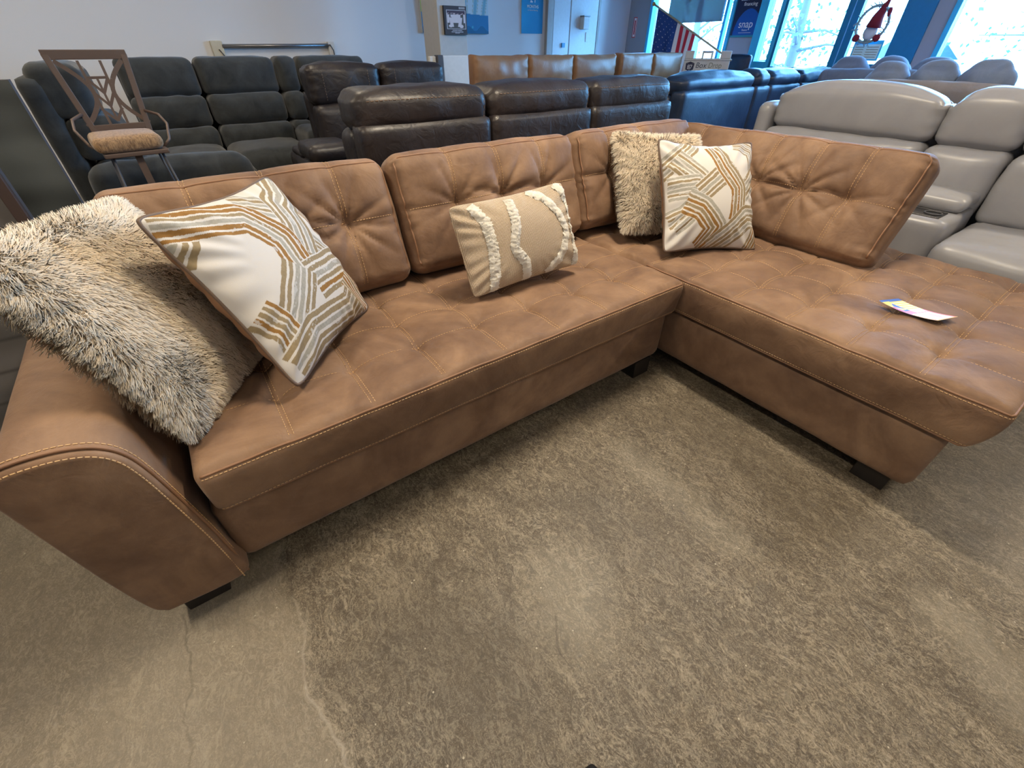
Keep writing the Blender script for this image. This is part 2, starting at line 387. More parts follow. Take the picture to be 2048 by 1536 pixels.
def stitches(f, paths, name='stitching', mat=None, parent=None, pitch=.0095, dash=.0062, w=.0011, lift=.0012, offs=(-.0055, .0055), side=None, wave=0):
    """dashes of thread following paths (lists of box-surface points) through the soft map f"""
    for path in paths:
        Vs = []; n0 = 0; Fs = []
        p = np.array(path, float); seg = np.linalg.norm(np.diff(p, axis=0), axis=1); L = np.r_[0, np.cumsum(seg)]
        m = max(1, int(L[-1]/pitch))
        c = (np.arange(m)+.5)*L[-1]/m
        def at(sv): return np.stack([np.interp(sv, L, p[:, k]) for k in range(3)], 1)
        A0 = at(np.clip(c-dash/2, 0, L[-1])); B0 = at(np.clip(c+dash/2, 0, L[-1])); T = B0-A0; T /= np.linalg.norm(T, axis=1, keepdims=True)+1e-9
        # the box face the path lies on gives the side direction
        h = f.h; k = np.argmax(np.abs(A0)/h, axis=1); N = np.zeros_like(A0); N[np.arange(m), k] = np.sign(A0[np.arange(m), k])
        S = np.cross(N, T)
        for o_ in offs:
            a = f(A0+S*o_); b = f(B0+S*o_); sd = f((A0+B0)/2+S*(o_+.003))-f((A0+B0)/2+S*(o_-.003))
            tt = b-a; tt /= np.linalg.norm(tt, axis=1, keepdims=True)+1e-9; sd /= np.linalg.norm(sd, axis=1, keepdims=True)+1e-9
            nn = np.cross(tt, sd); a0 = (a+b)/2
            sg = np.ones((m, 1))
            # outward = away from the block centre
            cen = f(np.zeros((1, 3)))[0] if not hasattr(f, 'cen') else f.cen
            Rn = np.array(f.mat)[:3, :3] @ N.T; sg = np.sign(np.sum(nn*Rn.T, axis=1, keepdims=True)); nn = nn*sg
            V = np.stack([a-sd*w, a+sd*w, a+nn*lift, b-sd*w, b+sd*w, b+nn*lift], 1).reshape(-1, 3)
            base = n0+np.arange(m)[:, None]*6
            tri = np.array([[0, 3, 5, 2], [2, 5, 4, 1], [0, 1, 4, 3]])
            Fs.append((base[:, None, :]+tri[None]).reshape(-1, 4)); Vs.append(V); n0 += len(V)
        mesh_obj(name, np.concatenate(Vs), np.concatenate(Fs).astype(np.int32), mat or M['stitch'], parent, smooth=False)

def soft_tube(f, path, r, name, mat, parent, n=8):
    g = G(); P = f(np.array(path, float)); g.tube([Vector(p) for p in P], r, n); return g.build(name, mat, parent, smooth=True)

def line(a, b, n=30): return [tuple(np.array(a)*(1-t)+np.array(b)*t) for t in np.linspace(0, 1, n)]

def tuft(nodes, cols, rows, ax, ay, az, faces, gcol=.010, grow=.006, puff=.006, node=.020, px=.2, py=.16, nr=.05, wamp=.0035, wcol=.012, wrow=.012, extent=None, seed=0):
    """grooves along cols/rows, puffs between, pulled nodes with radiating wrinkles on the face az"""
    r = np.random.default_rng(seed); ph = [(r.uniform(0, 6.28), r.integers(7, 12), r.uniform(.6, 1.4), r.uniform(0, 6.28)) for _ in nodes]
    def disp(P, n, u):
        x = P[:, ax]; y = P[:, ay]; w = np.clip(u[:, az]*faces, 0, 1)**6
        d = np.zeros(len(P))
        edge = np.clip((1-np.maximum(abs(u[:, ax]), abs(u[:, ay])))/.06, 0, 1)
        for c in cols:
            c0, lo, hi = c if isinstance(c, tuple) else (c, -9, 9)
            k = 1/(1+np.exp(-(y-lo)/.02))*1/(1+np.exp((y-hi)/.02))
            d -= k*gcol*(np.exp(-np.abs(x-c0)/wcol)+.5*np.exp(-((x-c0)/.05)**2))
        for c in rows:
            c0, lo, hi = c if isinstance(c, tuple) else (c, -9, 9)
            k = 1/(1+np.exp(-(x-lo)/.02))*1/(1+np.exp((x-hi)/.02))
            d -= k*grow*(np.exp(-np.abs(y-c0)/wrow)+.5*np.exp(-((y-c0)/.045)**2))
        for (nx, ny), (p0, k_, am, p1) in zip(nodes, ph):
            dx = x-nx; dy = y-ny; rr = np.sqrt(dx*dx+dy*dy); th = np.arctan2(dy, dx)
            d -= node*(.55*np.exp(-(rr/(nr*.45))**2)+.45*np.exp(-(rr/nr)**2))
            wv = np.abs(np.sin(th*k_/2+p0+.5*np.sin(2*th+p1)))**.6-.6
            d += wamp*am*wv*np.exp(-(rr/(nr*1.9))**2)*np.clip(rr/(nr*.5), 0, 1)*1.6
        d += puff
        v = np.zeros_like(P); v[:, az] = faces*d*w*(.15+.85*edge); return v
    return disp

# ================================================================ SETTING
def plane_box(name, x0, x1, y0, y1, z0, z1, mat, parent=None):
    return G().box(x0, x1, y0, y1, z0, z1).build(name, mat, parent)
XL, XR, YF, YB = -6.0, 5.45, -5.0, 5.5
g = G().box(XL, XR+.2, YF, YB, -.1, 0); struct(g.build('floor', M['floor']))
struct(plane_box('ceiling', XL, XR+.2, YF, YB, CEIL, CEIL+.1, M['wall']))
struct(plane_box('wall_back', XL, XR+.2, YB, YB+.15, 0, CEIL, M['wall']))
struct(plane_box('wall_left', XL-.15, XL, YF, YB, 0, CEIL, M['wall']))
struct(plane_box('wall_front', XL, XR+.2, YF-.15, YF, 0, CEIL, M['wall']))
g = G()
for y0, y1 in ((5.06, 5.5), (3.21, 3.575), (1.13, 1.285), (-5, -.6)): g.box(XR, XR+.18, y0, y1, 0, CEIL)
g.box(XR, XR+.18, 3.575, 5.06, 0, .55); g.box(XR, XR+.18, -.6, 1.13, 0, .55); g.box(XR, XR+.18, -.6, 5.06, 2.75, CEIL)
struct(g.build('wall_right', M['greywall']))
# windows
def window(name, y0, y1, z0, z1, mull=(), fm='cyan', fw=.05):
    g = G()
    g.box(XR-.03, XR+.1, y0, y0+fw, z0, z1); g.box(XR-.03, XR+.1, y1-fw, y1, z0, z1)
    g.box(XR-.03, XR+.1, y0+fw, y1-fw, z0, z0+fw); g.box(XR-.03, XR+.1, y0+fw, y1-fw, z1-fw, z1)
    for m in mull: g.box(XR+.0, XR+.08, m-.02, m+.02, z0+fw, z1-fw)
    o = struct(g.build(name, M[fm], bevel=.006))
    p = plane_box('glass_pane', XR+.045, XR+.055, y0+fw, y1-fw, z0+fw, z1-fw, M['glass'], o)
    return o
w1 = window('window_1', 3.575, 5.06, .55, 2.75, (3.72,))
w2 = window('window_2', -.6, 1.13, .55, 2.75, (-.15,))
g = G(); g.box(XR-.008, XR+.03, 3.77, 4.70, 1.50, 2.70).box(XR-.02, XR+.035, 3.77, 4.70, 1.49, 1.505)
tag(g.build('window_shade', M['shade']), 'translucent blue window shade above the flag', 'window shade')
# door with sidelight: teal frames, glass above solid panels
d = G(); y = 0
fr = G(); fr.box(XR-.04, XR+.12, 3.10, 3.21, 0, 2.75).box(XR-.04, XR+.12, 2.88, 2.93, 0, 2.75).box(XR-.04, XR+.12, 2.93, 3.10, 0, 1.05).box(XR-.04, XR+.12, 2.93, 3.10, 2.65, 2.75).box(XR-.04, XR+.12, 1.285, 2.88, 2.45, 2.75)
side = struct(fr.build('trim_1', M['cyan'], bevel=.006)); plane_box('glass_pane', XR+.04, XR+.05, 2.93, 3.10, 1.05, 2.65, M['glass'], side)
def glass_door(name, y0, y1, a, b, zb):
    g = G(); g.box(XR-.03, XR+.05, y0, a, 0, 2.45).box(XR-.03, XR+.05, b, y1, 0, 2.45).box(XR-.03, XR+.05, a, b, 0, zb).box(XR-.03, XR+.05, a, b, 2.3, 2.45)
    o = struct(g.build(name, M['teal'], bevel=.006)); plane_box('glass_pane', XR+.005, XR+.015, a, b, zb, 2.3, M['glass'], o)
    return o
glass_door('door_2', 2.07, 2.88, 2.14, 2.85, 1.0)
glass_door('door_3', 1.285, 2.06, 1.56, 1.98, 1.045)
# white utility door in the back wall, pipe trim beside it
g = G(); g.box(3.80, 4.12, YB-.03, YB, 0, 2.4).box(4.14, 4.70, YB-.03, YB, 0, 2.4)
dr = struct(g.build('door_1', M['whitepaint'], bevel=.004))
G().box(3.975, 4.035, YB-.05, YB-.03, 1.20, 1.255).build('door_lock', M['teal'], dr)
g = G().box(3.66, 3.77, YB-.06, YB, 0, CEIL).box(4.71, 4.76, YB-.03, YB, 0, CEIL); struct(g.build('trim_2', plain('beige trim paint', (.42, .40, .37), .6), bevel=.006))

# outside
struct(plane_box('ground', XR+.2, 40, -25, 30, -.12, -.02, M['asphalt']))

# ================================================================ SECTIONAL SOFA
sofa = empty('sectional_sofa', 'long brown tufted leather sectional sofa with chaise in the foreground', 'sofa')
BR = M['brown']
# --- bases
def base_part(x0, x1, y0, y1, z0=.075, z1=.305, r=.03, **kw):
    s = Soft((x1-x0, y1-y0, z1-z0), r, (kw.get('bx', 0), kw.get('by', .006), 0), mat=place((x0+x1)/2, (y0+y1)/2, (z0+z1)/2), wr=.0016, wfreq=4, seed=3)
    return s, s.build('base', BR, sofa, .03)
base_part(-1.775, -.035, .010, .90)
base_part(-.018, 1.0, -.955, .90, by=.004, bx=.006)
# --- legs
for x, y in ((-1.885, .055), (-.14, .06), (.07, -.86), (.95, -.86), (.95, .82), (-1.85, .85)):
    G().prism([(x-.05, y-.05), (x+.05, y-.05), (x+.05, y+.05), (x-.05, y+.05)], .0, .085).build('leg', M['legwood'], sofa, bevel=.004)
# --- main seat cushion
def tilt_front(k, z_ref, ymin, sgn=1):
    def w(o): return o
    return w
colsX = [-1.542, -1.337, -1.127, -.913, -.697, -.478, -.262]; rowsY = [.162, .327, .49]
cx, cy, cz = -.898, .36, .378; sx, sy, sz = 1.712, .77, .155
cols = [c-cx for c in colsX]; rows = [r-cy for r in rowsY]
nodes = [(c, r) for c in cols for r in rows]
tf = tuft(nodes, cols, rows, 0, 1, 2, 1, gcol=.007, grow=.004, puff=.008, node=.016, nr=.05, wamp=.003, seed=2)
def seat_warp(o):
    o = o.copy(); return o
def seat_disp(P, n, u):
    v = tf(P, n, u)
    # front face leans out at the top and bellies
    w = np.clip(-u[:, 1], 0, 1)**8
    v[:, 1] += w*(-.010*(P[:, 2]/.0775)-.010*(1-(u[:, 2])**2)+.0035*np.sin(P[:, 0]*9)*0)
    v[:, 1] += w*.0025*snoise(P*np.array([1, .3, 2.2]), 5, 11)
    v[:, 2] += np.clip(u[:, 2], 0, 1)**6*.003*snoise(P*np.array([1, 1, .2]), 9, 5)
    return v
seat = Soft((sx, sy, sz), .026, (.002, 0, .006), seat_disp, place(cx, cy, cz), wr=.0012, wfreq=6, seed=4)
so = seat.build('seat_cushion', BR, sofa, .0085)
hx, hy, hz = seat.h
E = .012
paths = [line((c, -hy+.014, hz), (c, .35, hz), 60) for c in cols]
stitches(seat, paths, parent=so)
rp = [line((-hx+.02, r, hz), (hx-.02, r, hz), 120) for r in rows]
stitches(seat, rp, parent=so, offs=(0.004,))
stitches(seat, [line((-hx+.01, -hy, hz-.016), (hx-.01, -hy, hz-.016), 160)], parent=so, offs=(0.0,))
stitches(seat, [line((-hx+.01, -hy, -hz+.022), (hx-.01, -hy, -hz+.022), 160)], parent=so, offs=(0.0,))
wl = line((-hx+.01, -hy, hz-.006), (hx-.01, -hy, hz-.006), 160)
soft_tube(seat, wl, .0032, 'welt', M['welt'], so)
soft_tube(seat, line((-hx+.01, -hy, -hz+.012), (hx-.01, -hy, -hz+.012), 120), .003, 'welt', M['welt'], so)
# --- chaise seat cushion
ccx, ccy = .5, -.13; csx, csy = 1.072, 1.745
cr = [x-ccx for x in (.165, .358, .552, .75, .93)]; cc = [y-ccy for y in (-.81, -.62, -.425, -.23, -.035, .16, .35, .54)]
cn = [(a, b) for a in cr for b in cc]
tf2 = tuft(cn, cr, cc, 0, 1, 2, 1, gcol=.004, grow=.007, puff=.009, node=.017, nr=.052, wamp=.0032, seed=9)
def ch_disp(P, n, u):
    v = tf2(P, n, u)
    w = np.clip(-u[:, 0], 0, 1)**8; w2 = np.clip(-u[:, 1], 0, 1)**8
    v[:, 0] += w*(-.006*(1-u[:, 2]**2)+.010*(-P[:, 2]/.0775)*-1*.3); v[:, 0] += w*.002*snoise(P*np.array([.3, 1, 2]), 5, 12)
    v[:, 1] += w2*(-.014*(1-u[:, 2]**2)-.018*P[:, 2]/.0775)
    v[:, 2] += np.clip(u[:, 2], 0, 1)**6*.003*snoise(P*np.array([1, 1, .2]), 8, 15)
    return v
chs = Soft((csx, csy, .155), .026, (0, 0, .006), ch_disp, place(ccx, ccy, .378), wr=.0012, wfreq=6, seed=8)
co = chs.build('seat_cushion', BR, sofa, .0085)
kx, ky, kz = chs.h
stitches(chs, [line((-kx+.014, c, kz), (kx-.02, c, kz), 90) for c in cc], parent=co)
stitches(chs, [line((r, -ky+.02, kz), (r, ky-.2, kz), 120) for r in cr], parent=co, offs=(.004,))
def ring(z, n=50):
    return line((-kx, ky*.35, z), (-kx, -ky+.02, z), n*2)+[(-kx+.003, -ky+.003, z)]+line((-kx+.02, -ky, z), (kx-.02, -ky, z), n)
stitches(chs, [ring(kz-.016)], parent=co, offs=(0,)); stitches(chs, [ring(-kz+.022)], parent=co, offs=(0,))
soft_tube(chs, ring(kz-.006), .0032, 'welt', M['welt'], co); soft_tube(chs, ring(-kz+.012), .003, 'welt', M['welt'], co)

# --- back cushions
def back_cushion(width, height, thick, mat, cols, row, seed, nodes=None, step=.009, full=True):
    hx, hy, hz = width/2, thick/2, height/2
    nd = nodes if nodes is not None else [(c, row) for c in cols]
    tt = tuft(nd, cols, [row], 0, 2, 1, -1, gcol=.011, grow=.009, puff=.012, node=.030, nr=.082, wamp=.011, wcol=.014, seed=seed)
    def dd(P, n, u):
        v = tt(P, n, u)
        w = np.clip(u[:, 2], 0, 1)**4
        for c in cols: v[:, 2] -= w*.004*np.exp(-np.abs(P[:, 0]-c)/.02)
        # gathers along the side edges
        e = np.exp(-((1-np.abs(u[:, 0]))/.10)**2); v[:, 1] += -.0035*e*np.sin(P[:, 2]*110+3*np.sin(P[:, 2]*31))*np.clip(-u[:, 1], 0, 1)**4
        return v
    s = Soft((width, thick, height), .055, (.004, .034, .006), dd, mat, wr=.004, wfreq=4.5, seed=seed)
    o = s.build('back_cushion', BR, sofa, step)
    top = [line((c, -hy, -hz+.02), (c, -hy, hz-.012), 50)+line((c, -hy+.012, hz), (c, hy*.2, hz), 10) for c in cols]
    stitches(s, top, parent=o, pitch=.010, dash=.007, offs=(-.006, .006))
    stitches(s, [line((-hx+.03, -hy, row), (hx-.03, -hy, row), 80)], parent=o, pitch=.010, offs=(.005,))
    R_ = .035
    per = line((-hx+.012, -hy, -hz+R_), (-hx+.012, -hy, hz-R_), 40)+line((-hx+R_, -hy, hz-.012), (hx-R_, -hy, hz-.012), 70)+line((hx-.012, -hy, hz-R_), (hx-.012, -hy, -hz+R_), 40)
    soft_tube(s, per, .0036, 'welt', M['welt'], o)
    return s, o
LEAN = -math.radians(20)
def bc(x0, x1, cols, seed, y=.68, z=.672, h=.43):
    m = place((x0+x1)/2, y, z, LEAN)
    return back_cushion(x1-x0, h, .15, m, [c-(x0+x1)/2 for c in cols], .015, seed)
bc(-1.765, -.938, [-1.542, -1.335, -1.13], 21)
bc(-.930, -.060, [-.70, -.49, -.27], 22, z=.676)
bc(-.052, .78, [.14, .36], 23, z=.680)
m = Matrix.Translation((.765, .168, .652)) @ Matrix.Rotation(-PI/2, 4, 'Z') @ Matrix.Rotation(math.radians(-27), 4, 'X')
back_cushion(1.17, .455, .15, m, [-.41, -.21, -.01, .19, .375], .0, 24)
# --- back frame
s = Soft((1.80, .17, .60), .04, (0, .01, .01), None, place(-.90, .885, .50)); s.build('back_frame', BR, sofa, .04)
s = Soft((1.04, .17, .60), .04, (0, .01, .01), None, place(.51, .885, .50)); s.build('back_frame', BR, sofa, .04)
s = Soft((.13, 1.13, .50), .04, (.01, 0, .01), None, place(.965, .30, .45)); s.build('back_frame', BR, sofa, .04)
# --- arm: rolled outline swept from front to back
arm_out = [(-1.772, .075), (-1.775, .18), (-1.782, .29), (-1.795, .42), (-1.806, .51), (-1.820, .565), (-1.845, .598), (-1.880, .615), (-1.92, .622), (-1.965, .622), (-1.992, .612), (-2.008, .585), (-2.008, .54), (-2.0, .42), (-1.988, .25), (-1.972, .12), (-1.955, .085), (-1.93, .075)]
def resample(poly, n, closed=True):
    p = np.array(poly+([poly[0]] if closed else []), float)
    # Catmull-Rom smoothing
    q = []; N = len(poly)
    for i in range(N if closed else N-1):
        a, b, c, d_ = [np.array(poly[(i+k) % N]) if closed else np.array(poly[min(max(i+k, 0), N-1)]) for k in (-1, 0, 1, 2)]
        for t_ in np.linspace(0, 1, 8, endpoint=False):
            q.append(.5*((2*b)+(-a+c)*t_+(2*a-5*b+4*c-d_)*t_**2+(-a+3*b-3*c+d_)*t_**3))
    if not closed: q.append(np.array(poly[-1]))
    q = np.array(q+([q[0]] if closed else [])); L = np.r_[0, np.cumsum(np.linalg.norm(np.diff(q, axis=0), axis=1))]
    sv = np.linspace(0, L[-1], n, endpoint=not closed)
    return np.stack([np.interp(sv, L, q[:, k]) for k in range(2)], 1)
pr = resample(arm_out, 110); ctr = np.array([-1.885, .34])
ys = [(-.032, .0), (-.032, .35), (-.032, .7), (-.032, .93), (-.030, .965), (-.024, .985), (-.014, .997), (0, 1)]+[(y_, 1) for y_ in np.linspace(.03, .9, 30)]+[(.92, .98), (.93, .9), (.93, .5), (.93, 0)]
V = []; F = []
for y_, k in ys:
    for a in pr:
        p = ctr+(a-ctr)*k
        bulge = -.010*max(0, 1-(k*1.02)**2) if y_ < 0 else 0
        wv = 0
        V.append((p[0], y_+bulge, p[1]))
V = np.array(V); n_ = len(pr)
body = V[:, 1] > .0
V[:, 0] += np.where(body, .003*snoise(V, 2.4, 31), 0); V[:, 2] += np.where(body & (V[:, 2] > .5), .004*snoise(V, 2.2, 32), 0)
F = np.array([[i*n_+k, i*n_+(k+1) % n_, (i+1)*n_+(k+1) % n_, (i+1)*n_+k] for i in range(len(ys)-1) for k in range(n_)], dtype=np.int32)
arm = mesh_obj('armrest', V, F, BR, sofa)
# stitched seam round the arm front
inner = resample(arm_out[0:11], 120, closed=False)
def arm_line(off, y_):
    tg = np.gradient(inner, axis=0); tg /= np.linalg.norm(tg, axis=1, keepdims=True); nm = np.stack([tg[:, 1], -tg[:, 0]], 1)
    s_ = np.sign(np.sum(nm*(inner-ctr), axis=1))[:, None]; return [Vector((a, y_, b)) for a, b in inner-nm*s_*off]
G().tube(arm_line(-.001, -.019), .0036, 8).build('welt', M['welt'], arm, True)
def dash_tube(pts, name, parent, r=.0012, pitch=.0095, dash=.0065, mat=None):
    P = np.array([tuple(p) for p in pts]); L = np.r_[0, np.cumsum(np.linalg.norm(np.diff(P, axis=0), axis=1))]; m = int(L[-1]/pitch); g = G()
    for i in range(m):
        c = (i+.5)*pitch; a = [np.interp(c-dash/2, L, P[:, k]) for k in range(3)]; b = [np.interp(c+dash/2, L, P[:, k]) for k in range(3)]
        g.tube([a, b], r, 5)
    return g.build(name, mat or M['stitch'], parent)
dash_tube(arm_line(.010, -.0335), 'stitching', arm, .0015); dash_tube(arm_line(-.0006, -.004), 'stitching', arm, .0015)

# ================================================================ CUSHIONS ON THE SOFA
def pillow_basis(c, x, y):
    x = Vector(x).normalized(); y = Vector(y); y = (y-x*y.dot(x)).normalized(); z = x.cross(y)
    return Matrix(((x[0], y[0], z[0], c[0]), (x[1], y[1], z[1], c[1]), (x[2], y[2], z[2], c[2]), (0, 0, 0, 1)))
class Pillow:
    def __init__(s, w, h, T, pinch=.10, seed=0, wr=.003, ex=.5):
        s.w, s.h, s.T, s.k, s.seed, s.wr, s.ex = w/2, h/2, T/2, pinch, seed, wr, ex; s.bk = 1.0
    def pos(s, u, v, side):
        x = s.w*u*(1-s.k*(1-v*v)*np.abs(u)); y = s.h*v*(1-s.k*(1-u*u)*np.abs(v))
        t = np.clip((1-u*u)*(1-v*v), 0, 1)**s.ex
        z = side*s.T*t*(1.0 if side > 0 else s.bk)
        P = np.stack([x, y, z], -1).reshape(-1, 3)
        kc = (1-.045*np.abs(u*v)**10).ravel()[:, None]; P[:, :2] *= kc
        nz = snoise(P, 4.5, s.seed)*s.wr*np.clip(t.ravel()*3, 0, 1)
        # puckers towards the corners
        a = np.arctan2(v, u).ravel(); rr = np.sqrt(u**2+v**2).ravel()
        nz += s.wr*1.9*np.sin(a*24+s.seed+1.5*np.sin(a*5))*np.clip(rr-.6, 0, 1)*np.clip(t.ravel()*4, 0, 1)
        P[:, 2] += side*nz
        P[:, 2] += .012*np.sin(u.ravel()*2.2+s.seed)*np.abs(v.ravel())**2  # soft drape of the edge
        return P
def grid_faces(n, m, flip=False):
    i, j = np.meshgrid(np.arange(n-1), np.arange(m-1), indexing='ij'); a = (i*m+j).ravel()
    F = np.stack([a, a+m, a+m+1, a+1], 1); return (F[:, ::-1] if flip else F).astype(np.int32)
def cover(p, side, n, mat, name, parent, colors=None):
    s_ = np.sin(np.linspace(-1, 1, n)*PI/2*.97)/math.sin(PI/2*.97) if n < 200 else np.linspace(-1, 1, n)
    U, Vv = np.meshgrid(s_, s_, indexing='ij'); P = p.pos(U, Vv, side)
    return mesh_obj(name, P, grid_faces(n, n, side < 0), mat, parent, colors=colors(U.ravel(), Vv.ravel()) if colors else None)
def perimeter(p, n=60, grow=0):
    s_ = np.sin(np.linspace(-1, 1, n)*PI/2); one = np.ones(n)
    U = np.r_[s_, one, s_[::-1], -one]; Vv = np.r_[-one, s_, one, s_[::-1]]
    P = p.pos(U, Vv, 1); k = np.r_[np.arange(n-1), n+np.arange(n-1), 2*n+np.arange(n-1), 3*n+np.arange(n-1)]
    return [Vector(q) for q in P[k]]

# printed bands of brushed stripes ------------------------------------------------
OL, GD, GY = (.27, .205, .115), (.27, .135, .03), (.34, .325, .28)
def band_painter(bands, seed):
    def paint(u, v):
        r = np.random.default_rng(seed); P2 = np.stack([u, v, 0*u], 1)
        col = np.tile(np.array([.60, .575, .545]), (len(u), 1))
        wob = .010*snoise(P2, 3.0, seed+1)+.006*snoise(P2, 14, seed+2, 12); rough = snoise(P2, 9, seed+3, 14); rough2 = snoise(P2*np.array([1, 1, 1]), 26, seed+4, 16)
        for bi, (poly, wd, ns, cset) in enumerate(bands):
            pl = np.array(poly, float); best = np.full(len(u), 9.0); sd = np.zeros(len(u)); along = np.zeros(len(u)); L = 0
            for a, b in zip(pl[:-1], pl[1:]):
                dv = b-a; l = np.linalg.norm(dv); t_ = np.clip(((u-a[0])*dv[0]+(v-a[1])*dv[1])/l**2, 0, 1)
                ex = u-a[0]-t_*dv[0]; ey = v-a[1]-t_*dv[1]; dist = np.hypot(ex, ey); cr_ = (dv[0]*ey-dv[1]*ex)/l
                m_ = dist < best-1e-6; best = np.where(m_, dist, best); sd = np.where(m_, np.sign(cr_)*dist, sd); along = np.where(m_, L+t_*l, along); L += l
            x = sd+wob; inside = (np.abs(x) < wd/2) & (along > 1e-3) & (along < L-1e-3)
            col[inside] = (.60, .575, .545)
            ph = (x/wd+.5)*ns; fr_ = ph-np.floor(ph); si = np.clip(np.floor(ph), 0, ns-1).astype(int)
            th = .355+.05*np.sin(si*2.1+bi)+.05*rough
            ink = inside & (np.abs(fr_-.5) < th*.95)
            dry = snoise(np.stack([along*1.2+bi, sd*6, 0*u], 1), 2.0, seed+bi+9)
            fade = (dry+.5*rough2+.3*rough) > .62
            cs = np.array(cset)[si % len(cset)]
            tone = (1+.18*rough2)[:, None]
            c_ = cs*tone; c_ = np.where(fade[:, None], c_*.35+np.array([.60, .60, .60])*.55, c_)
            c_ = np.where((rough2 > 1.15)[:, None], np.array([.75, .72, .66]), c_)
            col[ink] = c_[ink]
        return np.clip(col, 0, 1)
    return paint
def crop_uv(pts, corners):
    TL, TR, BR_, BL = [np.array(c, float) for c in corners]; out = []
    for p in pts:
        u, v = .5, .5
        for _ in range(30):
            f_ = (1-u)*(1-v)*BL+u*(1-v)*BR_+u*v*TR+(1-u)*v*TL-np.array(p, float)
            fu = (1-v)*(BR_-BL)+v*(TR-TL); fv = (1-u)*(TL-BL)+u*(TR-BR_)
            J = np.array([fu, fv]).T; du = np.linalg.solve(J, -f_); u += du[0]; v += du[1]
        out.append((2*u-1, 2*v-1))
    return out
CB = [(725, 195), (1600, 310), (1700, 1370), (730, 1400)]
bandsB = [(crop_uv(p, CB), w, n, c) for p, w, n, c in [
    ([(640, 620), (960, 330), (1010, 250)], .34, 5, [OL, GY, OL, OL, GY]),
    ([(820, 440), (900, 560), (1100, 840)], .46, 6, [OL, OL, GY, GY, OL, GY]),
    ([(740, 760), (1000, 770)], .42, 6, [GY, OL, GY]),
    ([(1000, 850), (1180, 690), (1340, 560)], .38, 5, [OL, OL, GY, OL]),
    ([(1400, 300), (1560, 420), (1590, 640)], .34, 6, [OL, GY, OL]),
    ([(1430, 860), (1640, 640)], .36, 5, [GY, OL, GY]),
    ([(1180, 320), (1240, 590), (1380, 800), (1380, 1120)], .40, 5, [GD, OL, GD, OL, OL]),
    ([(740, 1080), (860, 1040), (960, 930)], .34, 5, [OL, GY, OL]),
    ([(790, 1180), (940, 1040), (1050, 960)], .30, 5, [GY, OL]),
    ([(880, 900), (1020, 990), (1180, 1190), (1090, 1400)], .46, 6, [GD, GD, OL, GD, OL, GY]),
    ([(1200, 1420), (1500, 1080), (1760, 1060)], .46, 6, [OL, GY, OL, OL, GY]),
    ([(1600, 1400), (1640, 1290), (1650, 1180)], .30, 5, [OL, GD]),
    ]]
CA = [(110, 385), (885, 100), (1570, 915), (1030, 1410)]
bandsA = [(crop_uv(p, CA), w, n, c) for p, w, n, c in [
    ([(150, 480), (350, 560)], .0001, 1, [OL]),
    ([(270, 330), (300, 640)], .30, 4, [OL, GY, OL]),
    ([(520, 300), (760, 360), (900, 420)], .34, 5, [GY, OL]),
    ([(930, 560), (1120, 640), (1290, 740)], .44, 6, [OL, GY, GY, OL]),
    ([(900, 90), (880, 260), (830, 330), (900, 480), (930, 640)], .48, 6, [OL, OL, GY, OL, GY]),
    ([(160, 420), (560, 420), (780, 560), (900, 740)], .44, 6, [GD, GD, GY, OL, GD, GD]),
    ([(1000, 330), (1180, 480), (1260, 560)], .30, 5, [GD, OL, GD]),
    ([(1290, 560), (1360, 800)], .26, 5, [GY, OL]),
    ([(980, 820), (1260, 660)], .50, 6, [OL, GD, OL, GY, OL, OL]),
    ([(880, 730), (890, 960), (900, 1080)], .46, 6, [OL, OL, GY, GY, OL, OL]),
    ([(690, 960), (830, 1060), (1000, 1240)], .34, 5, [OL, GD, OL]),
    ([(1240, 760), (1380, 860), (1540, 930)], .42, 6, [GD, OL, GD, GD, OL]),
    ([(1360, 900), (1350, 990), (1080, 1140), (1020, 1330)], .56, 6, [OL, OL, GY, OL, OL]),
    ]]
def print_pillow(name, label, c, x, y, size, bands, seed):
    e = empty(name, label, 'cushion', c); mt = pillow_basis((0, 0, 0), x, y); e.matrix_world = Matrix.Translation(c) @ mt
    p = Pillow(size*1.01, size*1.01, .18, .10, seed, .0050, .55); p.bk = 1.3
    cover(p, 1, 400, M['print'], 'front_cover', e, band_painter(bands, seed))
    cover(p, -1, 60, M['welt'], 'back_cover', e)
    G().tube(perimeter(p), .0045, 8, closed=True).build('piping', M['pipe'], e, True)
    return e
M['pipe'] = plain('brown piping', (.13, .085, .06), .5)
PA = print_pillow('throw_pillow', 'square white cushion with gold and olive brushed stripes beside the left fur cushion', (-1.405, .366, .690), (.7, .713, -.019), (-.339, .355, .871), .48, bandsA, 3)
PB = print_pillow('throw_pillow', 'square white cushion with olive brushed stripes in the sofa corner', (.318, .190, .672), (.929, -.364, -.071), (.258, .495, .83), .475, bandsB, 5)

